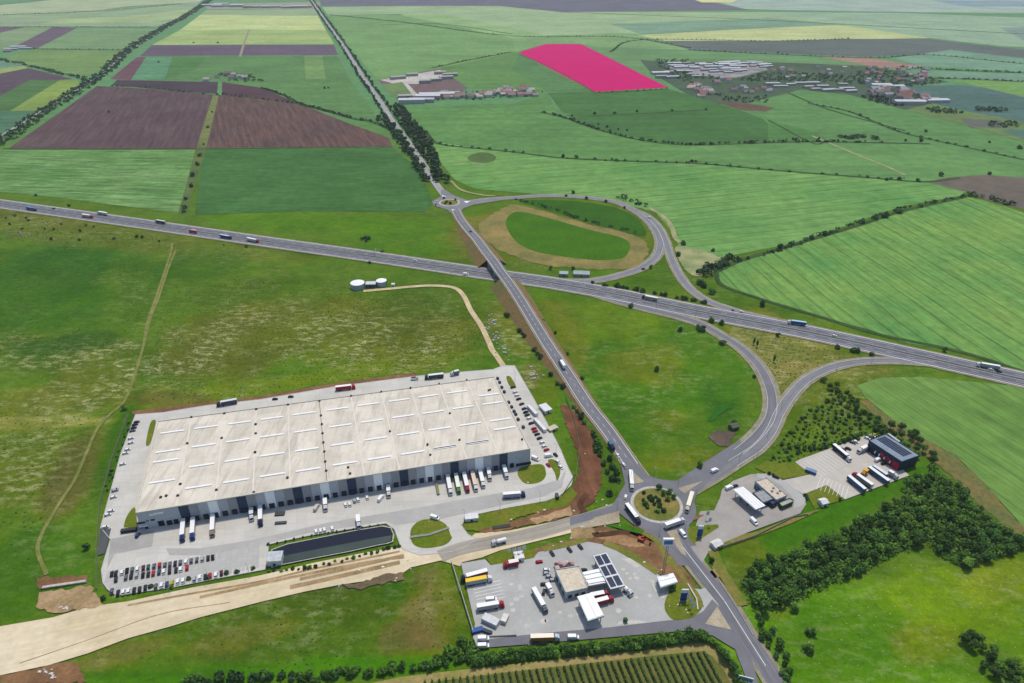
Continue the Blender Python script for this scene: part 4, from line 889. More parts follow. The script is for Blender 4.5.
# truck workshop
RP = A7((212,232),(405,160),(795,405),(590,478)); ZB = 9
wk, pts = slab('truck_workshop', RP, ZB, paint('#1f3350', .5), paint('#8f9fae', .45), 'dark blue truck workshop with red doors and solar rows on grey roof', 'workshop', parapet=.25)
o4 = order(pts, RP, ZB)   # 0 NW, 1 NE, 2 SE, 3 SW ; quad s: 0->1, t: 0->3
A_ = [Vector(p) for p in o4]
for k_ in range(4):
    s0 = .36 + k_ * .125
    rect_on(wk, o4, s0, s0 + .085, .06, .86, ZB, ZB + .25, M_PV, 'solar_row')
for (t0, t1, c_) in [(.42,.52,'#b01c3c'),(.60,.70,'#b01c3c'),(.78,.97,'#b01c3c'),(.03,.12,'#16243a'),(.18,.26,'#16243a'),(.32,.39,'#16243a')]:
    a = A_[0].lerp(A_[3], t0); b_ = A_[0].lerp(A_[3], t1); t = (b_ - a).normalized(); n_ = Vector((t.y, -t.x)); n_ = -n_ if n_.dot(a) < 0 else n_
    mb = MB(); mb.prism([tuple(a), tuple(b_), tuple(b_ + n_ * .3), tuple(a + n_ * .3)], .62, 6.6 if c_ != '#16243a' else 5, paint(c_, .5)); mb.build('roller_door', wk)
for t0 in (.27, .40, .55, .72):
    a = A_[0].lerp(A_[3], t0); b_ = A_[0].lerp(A_[3], t0 + .02); t = (b_ - a).normalized(); n_ = Vector((t.y, -t.x)); n_ = -n_ if n_.dot(a) < 0 else n_
    mb = MB(); mb.prism([tuple(a), tuple(b_), tuple(b_ + n_ * 1.2), tuple(a + n_ * 1.2)], 3.2, 5, M_WHITE); mb.build('sign_board', wk)
lt, pts = slab('lean_to', A7((425,155),(445,150),(575,240),(555,250)), 6, paint('#7c8894'), paint('#c8cdd2', .5), 'narrow pale lean-to behind the dark blue truck workshop', 'lean-to', parapet=0); wallbox(lt, pts, 0, .2, .8, .6, 2.4, M_DARK, 'door')
# tanks near the sand track
def tank(px, r_, h, lab):
    p = G(*px, 0); t = empty('water_tank', (p.x, p.y, 0)); meta(t, lab, 'tank', 'white round tanks by the sand track')
    mb = MB(); mb.cyl(0, 0, 0, h, r_, paint('#b7c2c6', .4), 32); mb.build('shell', t)
    mb = MB(); mb.cyl(0, 0, h, h + .9, r_ + .25, M_WHITE, 32, .4); mb.build('roof', t)
    mb = MB(); mb.box(r_, r_ + .5, -.3, .3, 0, h, M_STEEL); mb.build('ladder', t)
tank(N6((408, 466))[0], 7.0, 5.6, 'larger white round tank at the left end of the pump station'); tank(N6((503, 457))[0], 5.2, 5.6, 'smaller white round tank at the right end of the pump station')
def hut(name, px, w_, d_, h, rz, wallc, roofc, lab, cat='shed', gable=True, z=.0, group=None):
    p = G(*px, z + h / 2); r = empty(name, (p.x, p.y, z), rz); meta(r, lab, cat, group)
    mb = MB(); mb.box(-w_ / 2, w_ / 2, -d_ / 2, d_ / 2, 0, h, paint(wallc)); mb.build('wall', r)
    mb = MB(); g_ = d_ * .25 if gable else .3
    e = .3; rf = paint(roofc, .6)
    if gable: mb.add([(-w_/2-e,-d_/2-e,h),(w_/2+e,-d_/2-e,h),(w_/2+e,d_/2+e,h),(-w_/2-e,d_/2+e,h),(-w_/2-e,0,h+g_),(w_/2+e,0,h+g_)], [(0,1,5,4),(2,3,4,5),(0,4,3),(1,2,5),(0,3,2,1)], rf)
    else: mb.box(-w_/2-e, w_/2+e, -d_/2-e, d_/2+e, h, h + g_, rf)
    mb.build('roof', r)
    mb = MB(); mb.box(-.6, .6, -d_ / 2 - .08, -d_ / 2, 0, min(2.1, h * .8), M_DARK); mb.build('door', r)
    return r
hut('pump_house', N6((460, 455))[0], 10, 7, 4, .05, '#5a626a', '#dfe3e6', 'flat white-roofed pump house between the two round tanks', 'pump house', False)
hut('control_cabin', N6((549, 457))[0], 3, 3, 3, 0, '#e4e6e6', '#f0f0ee', 'tiny white cabin right of the smaller round tank', 'cabin', False)
hut('roadside_shed', N7((207, 412))[0], 9, 7, 3, -.1, '#9aa3a4', '#aebcbc', 'smaller grey shed beside the motorway inside the loop', 'shed', False)
hut('roadside_shed', N7((278, 412))[0], 17, 9, 3, -.1, '#a3a8a8', '#aab4b8', 'larger grey shed beside the motorway inside the loop', 'shed', False)
hut('site_cabin', C3((875, 415))[0], 6, 9, 3, .5, '#e8e8e8', '#f2f2f0', 'white site cabin on the grass east of the warehouse', 'cabin', False)
hut('site_cabin', C3((918, 535))[0], 7, 4, 2.2, .6, '#c9b98f', '#dcd2b4', 'low tan pallet stack shed on grass east of the warehouse', 'shed', False)
hut('gas_store', D2((740, 378))[0], 4.6, 4.6, 3, .3, '#e8e8e6', '#f4f4f2', 'white cabin on the grass corner below the truck park', 'cabin', True)
hut('silo_cabin', C7((880, 632))[0], 6, 4.6, 3.2, .5, '#d5d2cc', '#f0ece6', 'white rounded cabin beside the road below the right-hand station', 'cabin', True)
hut('field_hut', C8((475, 103))[0], 5, 5, 3.4, .2, '#dfe2e2', '#f3f3f0', 'small white hut on the grass strip by the four flags', 'hut', False)
hut('container_office', C6((370, 470))[0], 8, 4, 3, .15, '#dce0e2', '#f2f2f2', 'white container office at the corner of the yard entrance', 'cabin', False)
hut('guard_box', C5((152, 535))[0], 8, 7, 4, .1, '#dfe2e4', '#cfd4d6', 'white pump cabin at the left end of the retention basin', 'cabin', False, z=.5)
hut('garden_hut', E1((775, 628))[0], 6, 5, 3, .4, '#5d5348', '#5c6a4c', 'dark hut by the bare plot inside the lower loop', 'hut')
sheet('bare_earth_patch', [(708,437),(718,430),(736,433),(728,447),(718,446)], soil('ploughed_plot', '#75665a', '#5f5448', .08), .52)
# containers
def crate(name, px, w_, d_, h, rz, c_, top, lab, cat, z=.62):
    p = G(*px, z + h / 2); r = empty(name, (p.x, p.y, z), rz); meta(r, lab, cat)
    mb = MB(); mb.box(-w_ / 2, w_ / 2, -d_ / 2, d_ / 2, .15, h, paint(c_), paint(top)); mb.build('body', r)
    mb = MB(); mb.box(w_ / 2, w_ / 2 + .06, -d_ / 2 + .1, d_ / 2 - .1, .2, h - .15, paint(top, .5)); mb.build('door', r); return r
crate('container', C8((305, 485))[0], 9, 4.4, 2.8, -.5, '#c9cccd', '#e6e9e8', 'pale box container parked askew near the lot corner', 'container')
crate('container', C8((390, 475))[0], 5, 3, 2.6, 1.2, '#e6d6d0', '#f6f0ea', 'small white container beside the pale box container', 'container')
crate('container', C3((797, 425))[0], 12.5, 2.5, 2.8, -1.1, '#dcdcdc', '#f6f6f6', 'upper white container trailer in the east car park', 'container')
crate('container', C3((842, 512))[0], 16, 2.5, 2.8, -1.1, '#e4e4e4', '#f8f8f8', 'lower white container trailer in the east car park', 'container')
crate('skip', D3((65, 368))[0], 7, 3, 2.2, -.6, '#4a6088', '#7e98be', 'blue skip alone on the concrete truck park', 'skip')
crate('skip', C4((235, 242))[0], 9, 2.4, 2, .2, '#22242a', '#3c3f45', 'black skip by the lawn at the front left warehouse corner', 'skip')
crate('skip', C6((885, 338))[0], 2, 4, 2.2, .1, '#34383e', '#50555c', 'dark skip on the grass by the bare earth bank', 'skip')
crate('trailer', C6((164, 290))[0], 12, 1.6, 1.2, -1.35, '#3a3e44', '#8c8f60', 'low skeletal trailer with yellowish bed left of the docked trucks', 'trailer')
crate('machine', C5((180, 262))[0], 6, 3.4, .9, .1, '#3a3c40', '#4d4f52', 'dark dock ramp frame beside the left loading bays', 'ramp')
crate('machine', C5((185, 318))[0], 7, 2, .8, .1, '#3a3c40', '#4d4f52', 'dark dock ramp frame nearer the pond road', 'ramp')
for q_, l_ in ((C8((225, 543))[0], 'blue covered trailer in the bottom left lot corner'),): crate('trailer', q_, 6, 2.6, 1.8, .3, '#23427c', '#3560a8', l_, 'trailer')
crate('trailer', C8((275, 548))[0], 7, 1.8, 1.6, -.4, '#24343c', '#31464e', 'dark low trailer beside the blue covered trailer', 'trailer')

# ---------------------------------------------------------------- vehicles
def truck_parts(r, side, top, cab, L=16.5, kind='semi', cabside=None):
    sd_, tp, cb = paint(side, .5), paint(top, .5, 0, .06, .5, .82), paint(cab, .35)
    tl = L - 3.2 if kind != 'trailer' else L
    x0 = -L / 2
    def wheel(x, y):
        mb = MB(); mb.cyl(x, .5, min(y, y + .3 * (1 if y < 0 else -1)), max(y, y + .3 * (1 if y < 0 else -1)), .5, M_TYRE, 10, axis='y'); mb.build('wheel', r)
    if kind == 'tanker':
        mb = MB(); n = 14; R_ = 1.25; vs = []
        secs = [(x0, .6), (x0 + .4, 1), (x0 + tl - .4, 1), (x0 + tl, .6)]
        for xx, k_ in secs:
            for i in range(n): a = 2 * math.pi * i / n; vs.append((xx, R_ * k_ * math.cos(a), 2.3 + R_ * k_ * math.sin(a)))
        fs = [(j * n + i, (j + 1) * n + i, (j + 1) * n + (i + 1) % n, j * n + (i + 1) % n)[::-1] for j in range(3) for i in range(n)] + [tuple(range(n)), tuple(range(3 * n, 4 * n))[::-1]]
        mb.add(vs, fs, tp); mb.build('tank', r)
    else:
        mb = MB(); mb.box(x0, x0 + tl, -1.28, 1.28, 1.15, 4.0, sd_, tp)
        mb.box(x0 - .03, x0, -1.2, 1.2, 1.2, 3.9, tp); mb.build('trailer_box' if kind in ('semi', 'trailer') else 'cargo_box', r)
    mb = MB(); mb.box(x0 + .3, L / 2 - (1.0 if kind != 'trailer' else .2), -.5, .5, .75, 1.12, M_DARK); mb.build('chassis', r)
    if kind != 'trailer':
        c0 = L / 2 - 2.6
        mb = MB(); mb.box(c0, L / 2, -1.22, 1.22, .5, 3.1, cb, None, (0, .35, .05, .05)); mb.box(c0 + .1, L / 2 - .7, -1.1, 1.1, 3.1, 3.75, cb, None, (0, 1.0, .1, .1)); mb.build('cab', r)
        mb = MB(); mb.add([(L / 2 - .10, -1.05, 1.7), (L / 2 - .10, 1.05, 1.7), (L / 2 - .30, 1.0, 2.8), (L / 2 - .30, -1.0, 2.8)], [(0, 1, 2, 3)], M_GLASS); mb.build('windscreen', r)
    xs_ = [x0 + 1.5, x0 + 2.8, x0 + 4.1] if L > 12 else [x0 + 1.8]
    if kind != 'trailer': xs_ += [L / 2 - 1.3] + ([L / 2 - 4.8] if L > 12 else [])
    for x in xs_:
        for y in (-1.25, 1.25): wheel(x, y)
def truck(ends, side, top, cab, label, kind='semi', z=.62, cat='truck', L=None, name=None, group=None):
    a, b_ = G(*ends[0], z + 2), G(*ends[1], z + 2); m_ = (a + b_) / 2; d = b_ - a
    L = L or min(max(d.length, 6.5), 17.0)
    nm = name or {'semi': 'semi_truck', 'rigid': 'box_truck', 'trailer': 'parked_trailer', 'tanker': 'tanker_truck'}[kind]
    r = empty(nm, (m_.x, m_.y, z), math.atan2(d.y, d.x)); meta(r, label, cat, group)
    truck_parts(r, side, top, cab, L, kind); return r
def van(px, ang, col_, label, z=.62, cat='van', L=5.8):
    p = G(*px, z + 1); r = empty('delivery_van', (p.x, p.y, z), ang); meta(r, label, cat); c_ = paint(col_, .4, 0, .05, .5, .82)
    mb = MB(); mb.box(-L / 2, L / 2 - 1.6, -1, 1, .35, 2.4, c_); mb.box(L / 2 - 1.6, L / 2, -1, 1, .35, 1.3, c_); mb.box(L / 2 - 1.6, L / 2 - .9, -.95, .95, 1.3, 2.2, c_, None, (0, .6, .1, .1)); mb.build('body', r)
    mb = MB(); mb.add([(L / 2 - .88, -.85, 1.35), (L / 2 - .88, .85, 1.35), (L / 2 - 1.4, .78, 2.15), (L / 2 - 1.4, -.78, 2.15)], [(0, 1, 2, 3)], M_GLASS); mb.build('windscreen', r)
    for x in (-L / 2 + 1, L / 2 - 1):
        for y in (-1, .8): mb = MB(); mb.cyl(x, .35, y, y + .2, .35, M_TYRE, 8, axis='y'); mb.build('wheel', r)
    return r
def hd(a, b_):
    p, q_ = G(*a), G(*b_); return math.atan2((q_ - p).y, (q_ - p).x)
W_, GR = '#f2f2f0', '#b9bcc0'
T = [
 (C4((565,172),(553,318)), GR, W_, '#2c3c72', 'leftmost docked truck, white trailer with dark blue cab'),
 (C4((623,165),(615,305)), GR, W_, '#33458a', 'docked truck with white trailer and blue cab, second from the left'),
 (C4((742,145),(735,288)), GR, W_, '#a98c78', 'docked white trailer with brown and cream cab'),
 (C5((63,222),(63,330)), GR, W_, '#2c2f4a', 'docked truck with white trailer and dark indigo cab'),
 (C6((225,212),(247,330)), GR, W_, W_, 'all-white docked truck left of the green cab truck'),
 (C6((275,205),(297,322)), '#9ac48c', '#e8f2e0', '#4f9a3c', 'docked truck with pale green trailer and bright green cab'),
 (C6((323,198),(350,312)), '#c44a58', W_, '#b82a48', 'docked truck with white roof, crimson side and crimson cab'),
 (C6((373,192),(400,306)), '#c9a48c', '#e0ccb8', W_, 'docked truck with beige pink trailer and white cab'),
 (C6((418,178),(443,280)), GR, W_, W_, 'all-white docked truck right of the beige trailer'),
 (C6((560,335),(695,324)), '#a9adb4', W_, '#33357a', 'white truck with indigo cab driving along the yard lane'),
 (C7((365,188),(374,300)), '#a8a8a8', W_, '#d8d8d8', 'white truck entering the large roundabout from the straight road'),
 (C7((340,392),(418,498)), '#3a4048', W_, '#30343c', 'white-roofed truck with dark sides on the left of the large roundabout'),
 (C7((572,520),(688,480)), '#d4d4d2', W_, W_, 'white truck on the bottom side of the large roundabout'),
 (C7((735,322),(703,428)), '#cdc6a8', '#f0ead2', '#dcd6c0', 'cream truck on the right side of the large roundabout'),
 (C8((285,192),(125,235)), '#b04a4e', W_, '#1c2c48', 'truck with red-striped white trailer and dark cab at the lot edge'),
 (C8((155,258),(315,228)), '#b8bcc0', '#f2c81e', W_, 'truck with bright yellow roof edge and white cab'),
 (C8((222,410),(388,382)), '#b4b4b6', W_, '#c01e34', 'white truck with bright red cab in the station lot'),
 (C8((563,298),(640,432)), '#c2c6c8', W_, '#70747a', 'white truck parked diagonally in the middle of the station lot'),
 (C8((545,592),(722,586)), '#cc8a2c', '#f6ead8', '#cfe0ea', 'truck with orange-sided trailer on the lane by the hedge'),
 (D1((125,402),(238,380)), '#a82038', W_, '#a82038', 'upper red-sided truck under the truck fuel canopy'),
 (D1((150,440),(262,410)), '#b81c3c', W_, '#b01c38', 'lower red-sided truck under the truck fuel canopy'),
 (D3((200,215),(305,302)), '#1c2634', W_, W_, 'white truck with black trailer side at the top of the truck park'),
 (D3((435,462),(318,380)), '#8c8c88', W_, '#c03428', 'grey trailer with red cab on the truck park'),
 (E1((470,118),(408,106)), '#a8a8a4', '#e8e8e4', '#34383c', 'pale truck on the motorway above the lower loop'),
 (W4((935,100),(851,86)), '#b0b4b4', W_, W_, 'white truck at the right end of the motorway'),
 (N8((152,612),(78,602)), '#2c62a0', '#a9cfe0', W_, 'blue-sided truck with white cab on the right part of the motorway'),
 (N5((102,147),(149,155)), '#2c5a96', '#5c88b8', '#274a80', 'blue truck at the left edge of the motorway'),
 (N5((322,176),(376,184)), '#d0a8ac', W_, '#b83450', 'white truck with red cab on the near motorway lane'),
 (N5((436,174),(382,164)), '#c8c8c8', W_, W_, 'all-white truck on the far motorway lane at the left'),
 (N5((668,208),(614,198)), '#1c2030', '#cfd6d4', '#e8ece8', 'truck with near black trailer on the far motorway lane'),
 (N5((876,258),(930,268)), '#2c3c64', '#c0cce0', '#2a447c', 'navy-sided truck on the near motorway lane, left of the last white one'),
 (N5((985,271),(1038,282)), '#c9ccd0', W_, '#b04444', 'white truck with red cab nearest the two round tanks'),
 (C1((885,125),(760,148)), '#555c6c', '#d8d8e0', '#1c3a52', 'grey truck with dark cab parked behind the warehouse at left'),
 (C2((515,172),(634,158)), '#c01e34', W_, '#c01e34', 'bright red truck parked behind the warehouse'),
 (C3((262,212),(148,225)), '#4c5058', '#e8e8ea', '#30343c', 'white-roofed truck with dark cab behind the warehouse at right'),
]
TZ = {24: .70, 25: .70, 26: .70}
for i, t in enumerate(T):
    z = .70 if 'motorway' in t[4] or 'roundabout' in t[4] else .63
    if 'nearest the two' in t[4]: z = .70
    truck(t[0], t[1], t[2], t[3], t[4], z=z)
TR = [
 (D3((290,405),(390,488)), '#3a5a80', '#e9eef2', 'trailer', 'blue-sided white-roofed trailer nearest the truck park entrance'),
 (D3((413,352),(532,438)), '#3a6280', '#e9f0f2', 'trailer', 'largest blue-sided trailer in front of the workshop'),
 (D3((440,345),(522,400)), '#2e3a54', '#d8dce2', 'trailer', 'dark blue trailer directly in front of the workshop doors'),
 (C5((452,180),(455,240)), GR, W_, 'rigid', 'short white docked lorry under the pale panel in the middle of the front'),
 (C5((832,100),(836,158)), GR, W_, 'rigid', 'short white docked lorry right of the small white van'),
 (C5((650,280),(656,345)), GR, W_, 'rigid', 'white lorry alone on the lane above the pond'),
 (C4((972,118),(973,178)), '#4a4e56', '#dadde2', 'rigid', 'short lorry with dark sides docked right of the cream cab truck'),
 (C6((470,172),(482,236)), GR, W_, 'rigid', 'short white docked lorry second from the right end'),
 (C6((562,155),(584,225)), GR, W_, 'rigid', 'white docked lorry at the right end of the dock front'),
 (C8((472,133),(380,152)), '#b02040', '#efe6e4', 'rigid', 'red-sided lorry with white roof beside the small white hut'),
 (C8((645,272),(680,330)), '#d0d2d4', W_, 'rigid', 'white lorry beside the dark car left of the station shop'),
 (D1((325,345),(372,385)), '#e0e0e0', W_, 'tanker', 'white tanker at the lower end of the solar canopy'),
 (C6((580,598),(490,622)), '#d2d6d8', W_, 'tanker', 'white tanker on the dusty road above the station'),
 (C3((355,192),(303,205)), '#7a7e80', '#d8dcd8', 'rigid', 'grey lorry at the top right behind the warehouse'),
 (D3((402,225),(350,250)), '#d8d8d8', W_, 'rigid', 'white lorry between the black trailer truck and the workshop'),
 (D3((535,375),(590,408)), '#c6c8c8', '#eceeee', 'rigid', 'white lorry at the lower edge of the workshop forecourt'),
 (N7((0,0),(1,1)), '', '', 'skip', ''),
]
for e_, s_, t_, k_, l_ in TR:
    if k_ == 'skip': continue
    truck(e_, s_, t_, '#c01e34' if 'red-sided' in l_ else '#e8e8e8', l_, k_, cat='trailer' if k_ == 'trailer' else ('tanker' if k_ == 'tanker' else 'lorry'), z=.65 if k_ == 'tanker' else .63)
truck(D3((395,372),(380,385)), '#d09a24', '#e0a830', '#d8982a', 'short orange tractor unit beside the red cab truck', 'rigid', L=6.5)
VN = [(C5((787,168))[0], (1.2), W_, 'white van parked off the dock left of the short white lorry'), (C5((400,225))[0], 1.4, '#c8c0b8', 'small beige van parked off the dock in the middle'),
 (C8((310,356))[0], .1, W_, 'white van beside the red cab truck'), (C8((262,592))[0], .05, W_, 'upper white van at the bottom left corner of the lot'), (C8((262,636))[0], .05, W_, 'lower white van at the bottom left corner of the lot'),
 (C8((803,584))[0], 0, W_, 'white van on the lane right of the orange trailer'), (D1((130,0))[0], 0, W_, ''), (D3((470,298))[0], .5, W_, 'white van before the red workshop doors'),
 (C3((88,232))[0], .1, W_, 'white van behind the warehouse right of centre'), (C2((992,112))[0], .1, W_, 'white van behind the warehouse beside the brown bank'), (C6((755,110))[0], -.6, W_, 'white van at the front right corner of the warehouse'),
 (E1((980 / 6, 400))[0], -1, W_, ''), (D2((325,490))[0], -1.2, W_, 'white van before the long white canopy of the right station'), (D2((175,285))[0], .5, W_, 'white van at the upper corner of the right station yard'),
 (N6((840,412))[0], -.1, W_, 'white van on the motorway left of the road bridge'), (D2((88,182))[0], hd((700, 475), (730, 462)), W_, 'white van on the ramp above the right station'),
 (C7((680,565))[0], -1.2, W_, 'white van leaving the large roundabout towards the bottom'), (C6((150,466))[0], -.4, W_, 'white van at the yard entrance by the oval lawn'), (C6((835,92))[0], .2, W_, 'large white van at the end of the east car row')]
for px, a, c_, l_ in VN:
    if l_: van(px, a, c_, l_, z=.70 if ('motorway' in l_ or 'ramp' in l_ or 'roundabout' in l_) else .63)
# cars
CARM = {}
def car_proto(col_):
    if col_ in CARM: return CARM[col_]
    c_ = paint(col_, .3, 0, .05, .6, .8)
    mb = MB(); mb.box(-2.15, 2.15, -.88, .88, .3, .85, c_, None, (.08, .1, .05, .05)); mb.box(-1.35, .75, -.72, .72, 1.36, 1.42, c_)
    for x in (-1.35, 1.3):
        for y in (-.9, .7): mb.cyl(x, .32, y, y + .2, .32, M_TYRE, 8, axis='y')
    g_ = MB(); g_.box(-1.85, 1.35, -.82, .82, .85, 1.36, M_GLASS, c_, (.5, .65, .12, .12))
    body = mb.build('body'); gl = g_.build('cabin_glass'); me1, me2 = body.data, gl.data
    bpy.data.objects.remove(body); bpy.data.objects.remove(gl); CARM[col_] = (me1, me2); return CARM[col_]
def car(px, ang, col_, label, group=None, z=.62, sc=1):
    p = G(*px, z + .7); r = empty('parked_car' if group else 'car', (p.x, p.y, z), ang); meta(r, label, 'car', group); r.scale = (sc,) * 3
    for nm, me_ in zip(('body', 'cabin_glass'), car_proto(col_)): link(bpy.data.objects.new(nm, me_), r)
CC = {'w': '#eceeee', 's': '#aab0b6', 'd': '#2c2f36', 'g': '#63686e', 'r': '#b01e30', 'b': '#2c4472', 'y': '#b0a034', 'k': '#17181c', 't': '#2e5a5c', 'm': '#5c2a38'}
CN = {'w': 'white', 's': 'silver', 'd': 'dark grey', 'g': 'mid-grey', 'r': 'red', 'b': 'blue', 'y': 'olive yellow', 'k': 'black', 't': 'teal', 'm': 'maroon'}
ORD = ['first','second','third','fourth','fifth','sixth','seventh','eighth','ninth','tenth','eleventh','twelfth','thirteenth','fourteenth','fifteenth','sixteenth','seventeenth','eighteenth','nineteenth','twentieth','twenty-first','twenty-second','twenty-third','twenty-fourth']
def row(crop, pts_, cols, ang, where, group, side='left'):
    for i, (p, c_) in enumerate(zip(pts_, cols)):
        car(crop(p)[0], ang + random.uniform(-.04, .04), CC[c_], f'{CN[c_]} car, {ORD[i]} from {side} in {where}', group, .625)
UP = WANG + math.pi / 2 + .12
r1x = [130,155,192,222,253,285,320,350,385,418,450,480,512,543,577,608,642,675,710,738]
row(C4, [(x, 505 - (x - 130) * .165 - (5 if 10 > i > 2 else 0)) for i, x in enumerate(r1x)], 'ddwkgwmtgrggdgwggsdk', UP, 'back row of the south car park', 'cars in the south car park')
row(C4, [(155,538),(215,527),(247,519),(280,514),(318,512),(350,507),(380,502),(415,494),(443,490),(478,488),(517,482),(545,476),(583,468)], 'dgdskdrtwddwr', UP, 'middle row of the south car park', 'cars in the south car park')
row(C4, [(130,608),(168,618),(200,613),(230,608),(265,603),(298,597),(332,588),(395,580),(430,573),(462,567),(495,560),(528,550),(560,545),(627,535),(660,525),(693,522),(722,515),(757,510),(790,500)], 'gdwwdddgwbywwswdrwm', UP, 'front row of the south car park', 'cars in the south car park')
row(C1, [(280,252),(270,268),(262,287),(255,305),(245,350),(245,377),(225,418),(212,440),(195,505),(150,658)], 'mddgwwwwws', WANG + .2, 'line along the west yard edge', 'cars along the west yard edge', 'the top')
row(C4, [(150,2),(140,42),(125,125),(105,148),(90,222)], 'swwww', WANG + .2, 'lower west line beside the yard edge', 'cars along the west yard edge', 'the top')
row(C3, [(680,283),(693,312),(704,332),(715,354),(733,384),(748,412),(757,433),(766,450),(777,470),(790,500),(806,532),(814,548),(826,566),(840,590),(855,615),(868,638),(882,660),(894,690)], 'dwwkmbkdwdrrddwwrw', WANG + .3, 'diagonal row east of the warehouse', 'cars in the east car park', 'top')
row(C6, [(876,88),(890,130),(908,162),(833,150)], 'dwwr', -1.0, 'short row by the right-hand kerb of the yard', 'cars by the east kerb', 'top')
row(C5, [(398,370),(425,366),(448,360),(495,352)], 'wwww', UP, 'group parked above the pond', 'cars above the pond')
row(C5, [(575,208),(600,205),(628,185),(650,178),(705,165)], 'wwsww', UP, 'group parked off the middle docks', 'cars off the docks')
row(C8, [(640,178),(640,200),(655,218),(678,240)], 'wsss', .1, 'group left of the station shop', 'cars by the station shop', 'top')
row(C8, [(675,80),(780,57),(845,40)], 'ddd', -1.1, 'bays along the top edge of the station lot', 'cars in the lot bays')
row(D3, [(260,237),(290,232),(318,195),(335,190),(405,168),(418,160),(436,155),(450,148)], 'dkgwwgwy', -.6, 'line on the upper edge of the truck park', 'cars on the truck park')
row(C2, [(150,234),(245,220)], 'kd', .1, 'pair behind the warehouse left of the red truck', 'cars behind the warehouse')
car(C8((597,130))[0], .2, CC['r'], 'red car near the small white hut in the station lot'); car(C8((627,266))[0], 0, CC['k'], 'black car above the white lorry by the station shop'); car(C8((625,312))[0], 1.3, CC['d'], 'dark grey car left of the white lorry by the station shop'); car(C8((865,180))[0], .1, CC['k'], 'black car between the shop and the white link canopy')
car(D3((505,322))[0], .3, CC['k'], 'black car in front of the red workshop doors'); car(D2((440,395))[0], .8, CC['d'], 'dark car by the glazed entrance of the right station'); car(D2((212,275))[0], .4, CC['d'], 'dark car at the upper corner of the right station yard')
car(D2((458,222))[0], -.6, CC['k'], 'black car at the top bend of the right station yard'); car(C7((335,342))[0], 1.3, CC['w'], 'white car on the left side of the large roundabout', z=.7)
car(C4((287,272))[0], 1.5, CC['b'], 'blue car outside the office end of the warehouse', z=.63)
row(E3, [(600,515),(640,578)], 'ww', hd((618, 455), (625, 466)), 'queue down the straight road to the large roundabout', 'cars queuing at the roundabout', 'top')
car(C7((330,158))[0], hd((618, 455), (625, 466)), CC['s'], 'silver car last in the queue before the large roundabout', z=.7)
truck(E3((540,428),(572,472)), '#28405c', '#3c6a8c', '#223a5a', 'dark blue truck on the straight road above the queue', 'rigid', z=.9, cat='lorry')
truck(C3((990,165),(962,118)), '#d0d0cc', W_, '#34383c', 'white lorry with dark cab halfway up the straight road', 'rigid', z=3.7, cat='lorry')
car(Crop(425,180,11.38)((518,583))[0], 2.1, CC['k'], 'black car on the straight road above the bridge', z=4.4); car(Crop(425,180,11.38)((122,278))[0], 1.5, CC['k'], 'black car on the small roundabout', z=.7); car(Crop(425,180,11.38)((135,240))[0], 1.3, CC['w'], 'white car on the small roundabout', z=.7)
car(N6((703,16))[0], 2.1, CC['w'], 'white car on the tree-lined road above the small roundabout', z=.7, sc=1.4)
car(N5((215,150))[0], -.15, CC['k'], 'black car on the motorway between the blue and white trucks', z=.7); car(N6((635,357))[0], -.15, CC['w'], 'white car on the motorway right of the sign gantry', z=.7)
truck(N5((788,243),(757,240)), '#b02848', '#e0a0a8', '#b02040', 'short red lorry on the motorway below the dark truck', 'rigid', z=.7, cat='lorry')
car(N7((548,186))[0], 2, CC['w'], 'white car on the outer bend of the upper loop', z=.7, sc=1.2); car(N7((525,391))[0], .4, CC['k'], 'black car on the lower bend of the upper loop', z=.7); car(N7((768,622))[0], -.4, CC['k'], 'black car on the ramp leaving the motorway for the lower loop', z=.7)
car(N7((918,562))[0], -.2, CC['w'], 'white car on the motorway where the upper slip road joins', z=.7); car(N8((265,658))[0], -.2, CC['w'], 'white car on the motorway right of the blue truck', z=.7)
car(W4((903,105))[0], -.3, CC['w'], 'white car beside the last white motorway truck', z=.7); car(W4((933,113))[0], -.3, CC['d'], 'dark car behind the last white motorway truck', z=.7)
# ---------------------------------------------------------------- vegetation
def leaf_mat(name, c1, c2):
    m, nt_, b = newmat(name); oi = nt_.nodes.new('ShaderNodeObjectInfo'); pos = nt_.nodes.new('ShaderNodeNewGeometry').outputs['Position']
    f = mapr(nt_, noise(nt_, pos, .9, 3, .75), .38, .64)
    col = mixc(nt_, f, lin(c1), lin(c2))
    sc_ = mapr(nt_, oi.outputs['Random'], 0, 1, .65, 1.35); cc = nt_.nodes.new('ShaderNodeCombineColor')
    for i in range(3): nt_.links.new(sc_, cc.inputs[i])
    nt_.links.new(mixc(nt_, 1.0, col, cc.outputs[0], 'MULTIPLY'), b.inputs['Base Color'])
    b.inputs['Roughness'].default_value = .8; b.inputs['Specular IOR Level'].default_value = .1
    return m
LEAF = [leaf_mat('dark_leaves', '#24461c', '#5a8032'), leaf_mat('mid_leaves', '#30581e', '#709838'), leaf_mat('bright_leaves', '#4c7828', '#86a844')]
LEAF_D = leaf_mat('hedge_leaves', '#28482a', '#4c6c38'); BARK = paint('#5c4a38', .9, 0, .3, 2)
